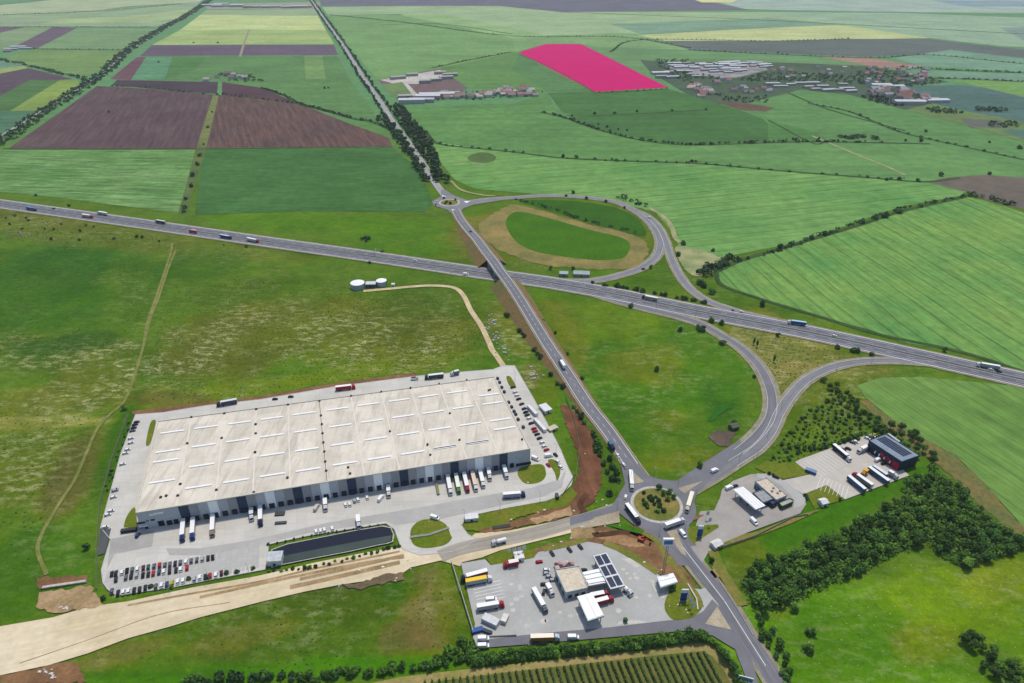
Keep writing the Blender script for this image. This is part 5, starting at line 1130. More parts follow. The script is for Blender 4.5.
def crown_mesh(seed, mat, r=3.4, h=5.5, z0=1.6, n=330, size=.75, lobes=5):
    rg = random.Random(seed); mb = MB()
    L_ = [(rg.uniform(-.45, .45) * r, rg.uniform(-.45, .45) * r, z0 + h * rg.uniform(.3, .72), r * rg.uniform(.45, .72), h * rg.uniform(.26, .4)) for _ in range(lobes)]
    L_[0] = (0, 0, z0 + h * .5, r * .72, h * .48)
    for i in range(n):
        lx, ly, lz, lr, lh = rg.choice(L_)
        v = Vector((rg.gauss(0, 1), rg.gauss(0, 1), rg.gauss(0, 1))).normalized() * (rg.random() ** .3 * rg.uniform(.75, 1.3))
        if v.z < -.55: v.z *= .5
        c = Vector((lx + v.x * lr, ly + v.y * lr, lz + v.z * lh)); s_ = size * rg.uniform(.6, 1.35)
        nrm = (v + Vector((rg.uniform(-.7, .7), rg.uniform(-.7, .7), rg.uniform(-.2, .9)))).normalized()
        a = nrm.orthogonal().normalized(); b_ = nrm.cross(a); k_ = rg.uniform(0, 6.28); a, b_ = a * math.cos(k_) + b_ * math.sin(k_), b_ * math.cos(k_) - a * math.sin(k_)
        mb.add([c + a * s_, c + b_ * s_ * .8 + nrm * .1, c - a * s_ * .9, c - b_ * s_ * .7 - nrm * .15], [(0, 1, 2, 3)], mat)
    o = mb.build('crown'); me_ = o.data; bpy.data.objects.remove(o); return me_
def trunk_mesh(seed, h=3.2, r=.22):
    rg = random.Random(seed); mb = MB(); mb.cyl(0, 0, 0, h, r, BARK, 6, r * .55)
    for i in range(3):
        a = rg.uniform(0, 6.28); n = 5; vs = []
        p0 = Vector((0, 0, h * .6)); p1 = Vector((math.cos(a) * 1.2, math.sin(a) * 1.2, h + 1.2))
        for p, rr in ((p0, .12), (p1, .04)):
            for j in range(n): t = 6.283 * j / n; vs.append(p + Vector((math.cos(t) * rr, math.sin(t) * rr, 0)))
        mb.add(vs, [(j, (j + 1) % n, n + (j + 1) % n, n + j) for j in range(n)], BARK)
    o = mb.build('trunk'); me_ = o.data; bpy.data.objects.remove(o); return me_
CR = [crown_mesh(i, LEAF[[0, 1, 0, 0, 0, 1, 0, 2][i]], r=3.0, n=480, size=.52, lobes=7) for i in range(8)]
CRF = [crown_mesh(20 + i, LEAF_D, n=110, size=1.4) for i in range(3)]
CRH = [crown_mesh(40 + i, LEAF[[0, 1, 0][i]], r=2.6, h=4.4, z0=.6, n=260, size=.65) for i in range(3)]
TK = [trunk_mesh(i) for i in range(3)]
SHR = [crown_mesh(60 + i, [LEAF[0], LEAF_D, LEAF[1], LEAF_D][i], r=1.5, h=2.3, z0=.0, n=110, size=.5, lobes=4) for i in range(4)]
POP = crown_mesh(80, LEAF[0], r=1.6, h=8.5, z0=1, n=300, size=.6, lobes=4)
def tree(p, s_, label, group, crowns=CR, name='tree', cat='tree', sz=None, z=0):
    r = empty(name, (p.x, p.y, z), random.uniform(0, 6.28)); meta(r, label, cat, group); r.scale = (s_, s_, sz or s_ * random.uniform(.85, 1.15))
    link(bpy.data.objects.new('crown', random.choice(crowns)), r); link(bpy.data.objects.new('trunk', random.choice(TK)), r); return r
def shrub(p, s_, label, group=None, i=None, name='shrub', z=0):
    o = bpy.data.objects.new(name, SHR[random.randrange(4) if i is None else i]); link(o); o.location = (p.x, p.y, z); o.rotation_euler = (0, 0, random.uniform(0, 6.28))
    k_ = random.uniform(.85, 1.15); o.scale = (s_ * k_, s_ * k_, s_ * random.uniform(.8, 1.1)); meta(o, label, 'shrub', group); return o
def poly_pts(poly, d, cap=None, keep=None):
    P = [G(x, y) for x, y in poly]; x0, x1 = min(p.x for p in P), max(p.x for p in P); y0, y1 = min(p.y for p in P), max(p.y for p in P)
    pp = [(p.x, p.y) for p in P]; out = []; y = y0; j = 0
    while y < y1:
        x = x0 + (d / 2 if j % 2 else 0)
        while x < x1:
            q = (x + random.uniform(-.3, .3) * d, y + random.uniform(-.3, .3) * d)
            r = False; n = len(pp)
            for i in range(n):
                (ax, ay), (bx, by) = pp[i], pp[(i + 1) % n]
                if (ay > q[1]) != (by > q[1]) and q[0] < (bx - ax) * (q[1] - ay) / (by - ay) + ax: r = not r
            if r: out.append(Vector((q[0], q[1], 0)))
            x += d
        y += d * .87; j += 1
    random.shuffle(out); return out[:cap] if cap else out
WOOD = [(740,572),(752,562),(779,548),(809,537),(843,523),(865,509),(895,496),(905,480),(915,470),(934,464),(959,479),(971,496),(984,507),(1006,523),(1030,532),(1045,547),(1017,549),(981,560),(966,567),(940,552),(925,539),(919,542),(886,555),(868,566),(848,576),(821,586),(779,606),(759,610),(748,598)]
WOOD = [(x, y + (9 if i < 15 else 3)) for i, (x, y) in enumerate(WOOD)]
WP = poly_pts(WOOD, 6.9); print('wood', len(WP))
if len(WP) > 262: WP = poly_pts(WOOD, 6.9 * math.sqrt(len(WP) / 250)); WP = WP[:262]; print('wood', len(WP))
for p in WP: tree(p, random.uniform(.75, 1.2), 'leafy green tree packed in the dense wood below the truck park', 'trees of the dense wood')
UN = poly_pts(WOOD, 2.4); mb = MB()
for p in UN:
    hm_ = random.choice([1, 1.6, 2.4])
    for _ in range(9):
        c = p + Vector((random.uniform(-1.5, 1.5), random.uniform(-1.5, 1.5), random.uniform(.6, 2.0) * hm_)); a = Vector((random.uniform(-1, 1), random.uniform(-1, 1), random.uniform(-.3, .3))).normalized() * random.uniform(.4, .9); b_ = Vector((-a.y, a.x, random.uniform(-.5, .5)))
        mb.add([c + a, c + b_, c - a, c - b_], [(0, 1, 2, 3)], LEAF[1] if hm_ > 2 else LEAF[0])
meta(mb.build('undergrowth'), kind='stuff', label='green undergrowth filling the floor of the dense wood', cat='undergrowth')
def line_pts(px, step, jit=1.0):
    W = resample(path_w(px, 0, 6), step); return [p + Vector((random.uniform(-jit, jit), random.uniform(-jit, jit), 0)) for p in W]
HED = [(476,660),(520,655),(560,651),(620,645.5),(660,640.5),(700,636)]
for off_ in (0, 2.6):
    for p in offs(line_pts(HED, 2.9, .4), -off_): tree(p, random.uniform(.68, .86), 'bushy tree in the tall hedge between the service lane and the vineyard', 'trees of the vineyard hedge', CRH + CR[:2], 'hedge_tree')
for p in line_pts([(700,637),(712,643),(721,655),(731,669),(742,692)], 2.0, 1.0): tree(p, random.uniform(.7, .95), 'bushy tree in the hedge bending down beside the lower road', 'trees of the bending hedge', CRH + CR[:2], 'hedge_tree')
for p in line_pts([(300,680),(350,674),(420,667),(450,662),(476,657)], 2.2, 2): tree(p, random.uniform(.55, .95), 'low tree in the ragged hedge left of the vineyard', 'trees of the ragged hedge', CRH, 'hedge_tree')
for p in poly_pts([(425,655),(470,640),(476,652),(474,662),(430,668)], 5): tree(p, random.uniform(.7, 1), 'dark tree in the clump below the station wall', 'trees below the station wall', CRH, 'hedge_tree')
for p in line_pts([(190,684),(230,680),(270,678),(300,679)], 2.6, 1.8): shrub(p, random.uniform(1.2, 2), 'green shrub in the bottom edge row left of the ragged hedge', 'shrubs at the bottom edge')
for p in poly_pts([(752,612),(762,612),(776,636),(790,660),(800,690),(785,690),(766,650),(756,632)], 5.2): tree(p, random.uniform(.6, .95), 'dark tree on the right bank of the lower road', 'trees on the lower road bank', CRH)
for p in poly_pts([(958,640),(975,636),(988,644),(1003,658),(1030,672),(1036,696),(998,690),(975,660)], 5.5): tree(p, random.uniform(.7, 1.1), 'dark tree in the small clump at the bottom right corner', 'trees of the corner clump')
for p in poly_pts([(826,388),(838,386),(858,402),(878,420),(895,440),(900,452),(886,446),(862,424),(840,404)], 6): tree(p, random.uniform(.6, 1.0), 'dark bushy tree in the belt between the scrub and the crop field', 'trees of the scrub belt', CRH + CR[:1])
for p in poly_pts([(884,428),(900,424),(925,445),(938,466),(915,462),(903,455),(925,470)], 6.5, 16): tree(p, random.uniform(.6, 1.0), 'tree behind the dark blue truck workshop', 'trees behind the workshop')
for p in poly_pts([(768,466),(790,430),(815,405),(835,398),(858,414),(882,438),(845,441),(830,446),(800,458)], 5.2, 150): shrub(p, random.uniform(.45, 1.35), 'low dark shrub scattered on the scrub below the right slip road', 'shrubs of the scrub', random.choice([0, 2, 2]))
for p in line_pts([(800,452),(830,446),(862,435)], 4, 1): shrub(p, random.uniform(1, 1.6), 'green shrub along the upper edge of the truck park', 'shrubs along the truck park')
for p in C7((535,297),(558,333),(595,328),(585,366),(622,356)): tree(G(*p), .75, 'round dark tree on the right half of the large roundabout island', 'trees on the roundabout island', CRH, z=.8)
for p in C7((443,328),(440,372),(480,358),(512,352),(465,415),(540,405),(495,372),(520,435),(560,435),(450,395),(530,375),(505,395)): shrub(G(*p), random.uniform(.9, 1.5), 'low shrub in the rough planting on the large roundabout island', 'shrubs on the roundabout island', z=.8)
for p in Crop(425,180,11.38)((215,218),(345,238),(250,262),(235,275),(290,280)): shrub(G(*p), 1.5, 'low shrub on the small roundabout island', 'shrubs on the small roundabout', z=.8)
# roadside trees of the long straight road
RT = []
for side in (1, -1):
    W = [p for p in offs(resample(FARR, 13), side * 10) if 1010 < p.y]
    step = 1
    for i, p in enumerate(W):
        if i % (1 if p.y < 2300 else 2): continue
        q = p + Vector((random.uniform(-2.5, 2.5), random.uniform(-5, 5), 0))
        RT.append((q, random.uniform(.55, 1.15) * (1.15 if p.y > 2200 else 1), 'tree lining the long straight road to the horizon', 'trees lining the straight road'))
for p in poly_pts([(392,106),(400,106),(414,122),(430,144),(441,166),(448,184),(438,184),(425,160),(410,138)], 10.5, 110): RT.append((p, random.uniform(1.0, 1.7), 'dark tree in the wide belt right of the straight road', 'trees of the wide road belt'))
for p in poly_pts([(374,120),(386,118),(400,132),(408,146),(422,166),(430,184),(424,184),(410,160),(398,146),(388,130)], 12, 60): RT.append((p, random.uniform(.9, 1.5), 'dark tree in the belt left of the straight road', 'trees left of the straight road'))
RT.sort(key=lambda t: t[0].y)
for p, s_, l_, g_ in RT[:295]: tree(p, s_, l_, g_, CRF, 'roadside_tree')
mb = MB()
for p, s_, l_, g_ in RT[295:]:
    src = random.choice(CRF); o_ = len(mb.v); mb.v += [(p.x + v.co.x * s_, p.y + v.co.y * s_, v.co.z * s_) for v in src.vertices]; mb.m(LEAF_D)
    for f_ in src.polygons: mb.f.append(tuple(o_ + k_ for k_ in f_.vertices)); mb.mi.append(0)
meta(mb.build('roadside_trees'), 'far trees lining the straight road up to the horizon', kind='stuff')
# far belts: masses nobody could count
def belt(px, width, dens, label, s_=1.0, name='tree_belt', poly=False, mat=None):
    mb = MB(); rg = random.Random(len(px) * 7 + int(px[0][0]))
    pts = poly_pts(px, dens) if poly else []
    if not poly:
        for p in resample(path_w(px, 0, 6), dens):
            for _ in range(max(1, int(width / 6))): pts.append(p + Vector((rg.uniform(-.5, .5) * width, rg.uniform(-.5, .5) * width, 0)))
    for p in pts:
        if rg.random() < .18: continue
        hh = rg.uniform(2.2, 5.5) * s_; rr = rg.uniform(2, 4) * s_
        for _ in range(14):
            v = Vector((rg.gauss(0, 1), rg.gauss(0, 1), abs(rg.gauss(0, 1)))).normalized(); c = Vector((p.x + v.x * rr, p.y + v.y * rr, hh * (.35 + .65 * v.z)))
            a = Vector((rg.uniform(-1, 1), rg.uniform(-1, 1), rg.uniform(-.6, .6))).normalized() * rr * .55; b_ = a.cross(v + Vector((.01, 0, .2))).normalized() * rr * .5
            mb.add([c + a, c + b_, c - a, c - b_], [(0, 1, 2, 3)], mat or LEAF_D)
    o = mb.build(name); meta(o, label, 'tree belt', kind='stuff'); return o
RB = [(210,0),(186,16),(160,30),(127,51),(105,72),(85,86),(60,102),(32,120),(0,142),(-20,155)]
belt(RB, 36, 11, 'dark tree belt along the railway line at the upper left', .95)
zroad('far_lane', [(212,-2),(188,15),(130,50),(106,71),(88,83),(62,99),(34,116),(0,137)], 7, M_LOT, .45)
belt([(0,60),(10,62),(30,66),(60,74),(80,77)], 14, 12, 'dark hedge between the patchwork fields at the far left', 1.2)
belt([(80,77),(88,82)], 14, 12, 'short hedge joining the railway belt at the far left', 1.2)
for pts_, lab in [([(262,88),(285,96),(300,104),(330,112),(355,119),(372,122),(392,130)], 'hedge above the right-hand brown field'),
    ([(112,86),(150,88),(175,91),(213,95)], 'thin hedge along the top of the left brown field'), ([(222,94),(262,99),(300,104)], 'thin hedge along the top of the right brown field'),
    ([(425,132),(436,143),(460,147),(512,152),(560,158),(620,161),(700,164),(780,171),(870,178),(925,182)], 'thin hedge line below the upper crop fields'),
    ([(540,112),(565,118),(600,130),(640,140),(690,145)], 'hedge line right of the village row'), ([(432,68),(470,60),(512,52)], 'thin hedge above the village row'),
    ([(690,145),(800,142),(880,143)], 'broken hedge line across the middle right fields'), ([(810,104),(850,112),(900,132),(960,146),(1024,160)], 'thin hedge across the right-hand fields'),
    ([(0,27),(60,27),(155,27)], 'thin hedge across the far left fields'), ([(0,15),(100,11),(180,4)], 'thin far hedge near the upper left edge'), ([(20,49),(127,50)], 'thin hedge below the left-hand plum field'),
    ([(330,15),(400,22),(512,36),(620,37),(690,48)], 'thin far hedge above the magenta field'), ([(610,52),(640,40),(768,41),(850,39)], 'thin far hedge at the slate field'), ([(690,50),(768,54),(870,58),(930,55),(1024,64)], 'thin far hedge below the slate field'),
    ([(600,93),(640,91),(668,89)], 'thin hedge below the magenta field'), ([(900,67),(950,70),(1024,73)], 'far hedge at the upper right edge'), ([(925,78),(985,80),(1024,82)], 'second far hedge at the upper right edge')]:
    belt(pts_, 6, 9 if 'thin' not in lab else 16, lab, 1.0 if 'thin' not in lab else .8, 'hedgerow')
belt([(716,272),(735,262),(780,250),(860,222),(900,210),(965,196)], 6, 8, 'green hedge line between the two large right-hand crop fields', .8, 'hedgerow')
belt([(972,196),(985,198),(1003,203),(1012,206)], 8, 6, 'dense dark hedge at the corner of the brown field', 1.2, 'hedgerow')
belt([(700,276),(712,268),(724,262),(733,258)], 14, 5, 'dense dark hedge beside the pale scrub patch', 1.1, 'hedgerow')
belt([(617,198),(630,201),(647,207)], 8, 5, 'dense hedge outside the top right bend of the upper loop', 1.1, 'hedgerow')
belt([(516,200),(545,207),(590,222),(614,227),(640,234)], 6, 6, 'dark ditch scrub inside the upper loop', .7, 'hedgerow')
for poly, lab, s_ in [([(655,60),(690,60),(665,70),(735,80),(768,72),(850,75),(870,68),(950,82),(905,88),(860,84),(770,82),(720,80),(690,78),(700,92),(740,98),(768,96),(770,104),(725,102),(700,92),(680,80),(660,68)], 'dark village greenery around the far sheds at the upper right', 1.1),
    ([(860,96),(880,96),(905,104),(900,108),(870,102)], 'dark tree mass below the far right sheds', 1.3), ([(925,108),(960,110),(962,114),(930,113)], 'dark tree mass on the far right meadow', 1.3), ([(975,108),(1008,109),(1006,112),(978,112)], 'second dark tree mass on the far right meadow', 1.3), ([(985,122),(1020,124),(1020,128),(988,127)], 'lowest dark tree mass on the far right meadow', 1.3),
    ([(400,102),(470,100),(545,96),(548,93),(500,90),(440,94),(400,98)], 'village greenery among the row of far houses', 1.0), ([(215,72),(250,74),(265,82),(230,82)], 'greenery round the far farm above the brown fields', 1.0)]:
    belt(poly, 0, 17 if s_ < 1.25 else 12, lab, s_, 'village_trees', True)
belt([(840,138),(860,138),(876,139)], 14, 7, 'dark thicket on the middle right field edge', 1.3, 'thicket')
# single shrubs and small trees that stand out
def dots(pts_, s_, where, grp, tall=False):
    for p in pts_:
        q = G(*p)
        o = shrub(q, s_ * random.uniform(.6, 1.0), where, grp, random.choice([1, 3, 0]), 'bush' if s_ > 1.6 else 'shrub'); o['category'] = 'bush' if s_ > 1.6 else 'shrub'
dots(N7((323,450),(367,460),(380,462),(420,465),(435,468),(447,470),(460,472),(490,478),(500,480),(523,485),(570,492),(597,497),(612,500),(660,510),(684,514),(697,516),(722,520),(732,521),(760,528),(772,529)), 2.1, 'round dark shrub in the line above the motorway', 'shrubs above the motorway')
dots(N7((475,545),(797,605),(838,615),(752,635),(745,630),(762,640)) + E1((950,265),(728,297),(560,245)) + W4((350,30),(405,43),(420,44),(472,55)), 2.2, 'dark shrub standing below the motorway on the right', 'shrubs below the motorway')
dots(N7((217,103),(298,112),(376,125),(245,90),(450,150)), 2.0, 'dark shrub along the top of the upper loop', 'shrubs along the upper loop')
dots(N7((685,295),(803,322),(755,455),(765,465),(745,450),(1000,540),(665,340),(800,490)), 2.6, 'dark shrub near the pale scrub patch right of the loop', 'shrubs near the scrub patch')
dots(N8((45,312),(88,295),(172,272),(225,257),(375,210),(430,195),(460,187),(470,186),(525,170),(610,145),(665,128),(805,100),(525,36),(597,40),(473,38),(690,20),(885,15)), 2.8, 'round dark bush on the field boundaries at the right', 'bushes on the right field boundaries')
dots(N3((45,610),(205,630),(258,632),(400,640),(720,648),(735,649),(330,458),(410,455),(500,448),(640,445),(776,440),(695,580),(715,580),(750,580),(795,577),(930,572),(955,572),(1010,570),(345,500),(380,510),(425,520),(240,465),(460,525)), 2.5, 'small dark bush on the far middle field boundaries', 'bushes on the far middle boundaries')
dots(N4((100,560),(112,560),(203,557),(430,555),(550,565),(612,567),(885,572),(1005,595),(630,528),(320,155),(40,212)), 3.0, 'dark bush on the far right field boundaries', 'bushes on the far right boundaries')
dots(Crop(0,0,4)((437,450),(850,450),(832,512),(815,580),(800,625),(790,662),(958,388),(870,380),(635,250),(775,173),(872,173)) + N5((773,22),(765,65),(745,115),(735,165),(740,150)) + N2((275,355),(290,353)), 2.6, 'dark bush along the green lane between the brown fields', 'bushes along the green lane')
dots(N5((145,100),(278,142),(322,243),(548,265),(570,268),(638,283),(895,298),(985,305),(115,200),(105,190),(205,275),(318,278),(457,272),(40,215),(88,233),(215,235),(180,233),(345,220),(375,225),(245,215),(25,190),(60,180)) + N6((455,370),(505,325)), 1.5, 'small dark shrub on the rough verge below the motorway at the left', 'shrubs on the left verge')
dots(N6((425,275),(437,270),(450,275),(440,283)), 2.2, 'dark shrub in the lone clump on the meadow above the motorway', 'shrubs of the lone clump')
dots(Crop(480,300,5.69)((155,95),(145,90),(225,180),(250,210),(240,195),(310,290),(345,330),(325,310),(440,480),(400,430),(430,400),(470,500)) + E3((300,190),(320,220),(350,270),(370,300),(345,250),(440,400),(430,380),(455,430),(470,470),(545,545),(480,500),(560,600),(590,640)) + C7((295,255),(240,120),(250,240),(270,245),(150,40),(165,70),(180,100),(200,150),(225,200),(240,330)), 1.9, 'dark shrub in the ditch left of the straight road', 'shrubs in the road ditch')
dots(Crop(480,300,5.69)((330,65),(357,125),(430,190),(500,310),(580,450),(855,45),(1005,405)) + E1((468,398),(555,245),(855,430),(60,255),(110,340),(165,440),(770,165)), 1.5, 'dark shrub at the edge of the lower loop meadow', 'shrubs round the lower loop meadow')
for p, l_ in zip(E1((855,298),(866,308),(935,368)) , ['left dark poplar of the close pair on the dry triangle', 'right dark poplar of the close pair on the dry triangle', 'lone dark poplar on the dry triangle by the ramp']): tree(G(*p), .75, l_, None, [POP], 'poplar')
for p, l_ in [(N7((555,390))[0], 'round tree on the inner bend of the upper loop'), (N7((155,395))[0], 'left slim tree by the roadside sheds'), (N7((245,395))[0], 'right slim tree by the roadside sheds'), (W4((735,42))[0], 'large round tree on the crop side of the motorway'), (Crop(0,500,3.73)((325,182))[0], 'single dark tree left of the dark asphalt pad'), (C1((207,178))[0], 'dark tree at the back left corner outside the yard'), (W4((298,150))[0], 'dark tree beside the right slip road'), (E1((640,245))[0], 'dark round tree where the lower ramp leaves the motorway'), (C7((780,165))[0], 'round tree by the ramp near the large roundabout'), (D1((850,190))[0], 'bush by the dirt apron right of the lower road'), (D1((610,360))[0], 'dark tree at the top of the round lawn in the station lot'), (D1((330,555))[0], 'small round tree on the kerb below the truck canopy'), (E1((775,615))[0], 'dark tree beside the dark hut in the lower loop')]:
    tree(G(*p), .62 if 'small' in l_ else (.9 if 'tree' in l_ else .7), l_, None, CRH)
for p in Crop(720,530,3.37)((310,350), (245,272), (292,405)): shrub(G(*p), 2.0, 'dark bush alone on the bright meadow right of the lower road', 'bushes on the bright meadow')
for p in C4((365,588),(597,540),(825,505),(885,498),(80,660),(490,590),(980,480),(715,535)): shrub(G(*p), 1.1, 'small dark shrub on the kerb below the south car park', 'shrubs below the car park')
for p in line_pts([(269,572),(300,570),(340,562),(380,552),(402,546)], 3.4, .8): shrub(p, random.uniform(.7, 1.2), 'small green shrub on the bank below the retention basin', 'shrubs on the basin bank')
for p in line_pts([(268,546),(308,537),(350,531),(386,524)], 5, .3): shrub(p, random.uniform(.4, .6), 'tiny shrub along the upper kerb of the retention basin', 'shrubs on the basin kerb', z=.6)
for p in poly_pts([(122,455),(134,418),(130,416),(116,452),(104,490),(108,492)], 5): shrub(p, random.uniform(.4, .9), 'small shrub in the ditch outside the west yard edge', 'shrubs in the west ditch')
for p in A6((600,70),(560,55),(960,300),(985,330)) + D2((640,350), (840,365)): shrub(G(*p), .9, 'small shrub beside the drive of the right-hand station', 'shrubs of the right station', z=.6)
# grass tussocks over the near meadows: real tufts nobody could count
def tufts(poly, d, label, mat, s0=.5, s1=1.2, cap=9000):
    mb = MB()
    for p in poly_pts(poly, d, cap):
        if random.random() > .25 + .75 * (math.sin(p.x * .05) * math.sin(p.y * .043 + p.x * .013) * .5 + .5): continue
        s_ = random.uniform(s0, s1); a = random.uniform(0, 6.28); u = Vector((math.cos(a), math.sin(a), 0)) * s_; v = Vector((-u.y, u.x, 0)) * .7; h = Vector((0, 0, s_ * random.uniform(.4, .8)))
        q = p + Vector((0, 0, .02)); mb.add([q - u, q - v, q + u, q + v, q + h], [(0, 1, 4), (1, 2, 4), (2, 3, 4), (3, 0, 4)], mat)
    o = mb.build('grass_tufts'); meta(o, label, 'grass', kind='stuff')
M_TU1 = leaf_mat('tussock_green', '#345212', '#4c701a'); M_TU2 = leaf_mat('tussock_pale', '#b0ac78', '#8c9458')
tufts([(150,270),(480,300),(485,360),(300,390),(140,408),(165,300)], 4.6, 'dark grass tufts over the meadow behind the warehouse', M_TU1, .5, 1.1)
tufts([(200,310),(480,310),(485,360),(300,385),(200,395)], 9, 'pale seed heads over the meadow behind the warehouse', M_TU2, .4, .9)
tufts([(0,360),(140,330),(120,400),(60,440),(0,520)], 6, 'pale weed tufts on the left meadow', M_TU2, .4, 1.0)
tufts([(0,400),(110,420),(60,480),(30,560),(0,600)], 5.5, 'dark weed tufts on the left meadow', M_TU1, .5, 1.1)
tufts([(90,660),(250,610),(400,585),(455,570),(470,640),(420,660),(200,672)], 4.4, 'rough weed tufts below the dirt road', M_TU1, .4, 1.0)
tufts([(0,212),(170,240),(170,250),(0,240)], 6, 'scrubby tufts on the verge below the motorway', M_TU1, .6, 1.4)
tufts([(790,610),(920,550),(940,556),(965,572),(1030,556),(1040,690),(800,690)], 8, 'pale seed heads over the bright meadow at the lower right', M_TU2, .3, .6)
tufts([(745,330),(820,345),(860,358),(800,378),(775,400),(765,360)], 4.0, 'dry tufts over the triangle between the ramps', M_TU1, .5, 1.2)
tufts([(810,420),(880,440),(780,470),(770,450)], 3.0, 'rough tufts over the scrub above the truck park', M_TU1, .5, 1.2)
tufts([(0,245),(165,250),(140,330),(0,350)], 6.5, 'green grass tufts over the far left meadow', M_TU1, .5, 1.0)
# ---------------------------------------------------------------- vineyard
sheet('vineyard_ground', [(330,692),(400,677),(478,668),(560,659),(640,651),(698,643),(711,644),(728,662),(752,700)], soil('dry_vineyard_grass', '#b09a66', '#8a8a48', .05), .05)
sheet('vineyard_ground', [(380,692),(440,681),(500,673),(580,664),(660,655),(702,651),(712,656),(724,670),(740,700)], soil('vineyard_soil', '#77743c', '#5f6a30', .1), .058)
dv_ = (G(715.7, 679.3) - G(702.4, 654.4)).normalized(); a0, a1 = G(425, 682.5), G(704, 653); NV = 42
vm = leaf_mat('vine_leaves', '#2c4424', '#4c6a30')
for i in range(NV):
    s_ = a0.lerp(a1, i / (NV - 1)); mb = MB(); L_ = 46
    for k_ in range(int(L_ / .45)):
        for _ in range(6):
            c = s_ + dv_ * (k_ * .45 + random.uniform(-.3, .3)) + Vector((random.uniform(-.4, .4), random.uniform(-.3, .3), random.uniform(.3, 1.6))); a = Vector((random.uniform(-1, 1), random.uniform(-1, 1), random.uniform(-.5, .5))).normalized() * .4; b_ = Vector((-a.y, a.x, random.uniform(-.3, .3)))
            mb.add([c + a, c + b_, c - a, c - b_], [(0, 1, 2, 3)], vm)
    o = mb.build('vine_row'); meta(o, 'long green vine row running away from the vineyard hedge', 'vine row', 'rows of the vineyard')

# ---------------------------------------------------------------- far villages
def house_proto(w_, d_, h, g_, wc_, rc_):
    mb = MB(); mb.box(-w_ / 2, w_ / 2, -d_ / 2, d_ / 2, 0, h, paint(wc_)); o = mb.build('wall'); m1 = o.data; bpy.data.objects.remove(o)
    mb = MB(); e = .4; mb.add([(-w_/2-e,-d_/2-e,h),(w_/2+e,-d_/2-e,h),(w_/2+e,d_/2+e,h),(-w_/2-e,d_/2+e,h),(-w_/2-e,0,h+g_),(w_/2+e,0,h+g_)], [(0,1,5,4),(2,3,4,5),(0,4,3),(1,2,5),(0,3,2,1)], paint(rc_)); o = mb.build('roof'); m2 = o.data; bpy.data.objects.remove(o)
    return m1, m2
HP = [house_proto(13, 9, 4, 3, '#e0dcd2', '#a0685a'), house_proto(14, 10, 4, 3, '#cfc8ba', '#8c7a74'), house_proto(12, 9, 5, 2.6, '#e8e4dc', '#a5a7aa'), house_proto(12, 10, 4, 2.6, '#dcd8d0', '#b9b2a8'), house_proto(11, 8, 4, 2.6, '#dcd8d0', '#75706e')]
SP = [house_proto(46, 18, 6, 1.6, '#b0b3b8', '#c8cbd0'), house_proto(70, 22, 7, 1.8, '#c4c6ca', '#dcdee0'), house_proto(34, 16, 6, 1.4, '#b4b0aa', '#b9b4ae')]
def settle(pts_, protos, label, grp, name='house', ang=0.2, s_=1.0):
    for p in pts_:
        q = G(*p) if isinstance(p, tuple) else p; pr = random.choice(protos); r = empty(name, (q.x, q.y, 0), ang + random.uniform(-.15, .15)); meta(r, label, 'house' if name == 'house' else 'shed', grp)
        r.scale = (s_ * random.uniform(.8, 1.2), s_ * random.uniform(.8, 1.2), s_ * random.uniform(.9, 1.3))
        for nm, me_ in zip(('wall', 'roof'), pr): link(bpy.data.objects.new(nm, me_), r)
jit = lambda x0, x1, y0, y1, n: [(random.uniform(x0, x1), random.uniform(y0, y1)) for _ in range(n)]
settle(jit(440, 476, 94, 99, 14) + jit(476, 512, 92, 98, 18) + jit(505, 541, 89, 97, 18), HP, 'small pale house with coloured roof in the far village row', 'houses of the far village row', s_=1.2)
settle([(405,98),(428,98),(437,97),(412,103),(422,102),(448,95)], SP, 'long pale shed at the left end of the far village row', 'sheds of the far village row', 'shed', .1)
settle([(436,81),(446,79),(450,76),(425,83),(440,74),(412,76),(398,79)], SP[2:], 'low pale shed on the far gravel works', 'sheds on the gravel works', 'shed', .3)
settle(jit(672, 692, 63, 68, 9) + jit(690, 732, 63, 70, 20) + jit(730, 768, 62, 68, 16) + jit(700, 755, 70, 73, 12) + [(684,72),(690,75),(696,77)], SP, 'pale industrial shed in the far estate right of the magenta field', 'sheds of the far estate', 'shed', .15, .6)
settle([(660,74),(668,73),(672,78),(661,78)], SP, 'white shed just right of the magenta field tip', 'sheds by the magenta field tip', 'shed', .1, .8)
settle(jit(690, 700, 86, 91, 7) + jit(698, 712, 90, 98, 12) + [(716,84),(722,80),(728,82)], HP, 'small pale house at the near corner of the far estate', 'houses near the far estate', s_=1.3)
settle(jit(730, 770, 88, 96, 12) + jit(770, 880, 68, 80, 22) + jit(865, 930, 68, 84, 30), HP, 'small house half hidden in the far village greenery', 'houses in the village greenery', s_=1.0)
settle([(772,85),(780,87),(790,85),(800,84),(808,88),(815,90),(822,87),(828,91),(812,84),(838,91),(846,89),(850,92),(842,85)], SP[2:] + SP[:1], 'pale shed in the long far shed group', 'white sheds of the far group', 'shed', .1, .7)
settle([(880,87),(893,88)], [SP[1]], 'long white shed above the far right houses', 'long white far sheds', 'shed', 0, .8)
settle(jit(870, 905, 90, 98, 18) + jit(898, 925, 95, 103, 14), HP, 'small pale house in the far right village', 'houses of the far right village', s_=1.5)
settle([(915,103),(922,102),(930,101),(936,102),(908,104)], SP, 'white shed at the tip of the far right village', 'sheds at the village tip', 'shed', .1, .9)
settle([(12,50),(19,48),(26,49),(8,52)], SP, 'pale farm shed at the far left edge', 'far left farm sheds', 'shed', .1, .8)
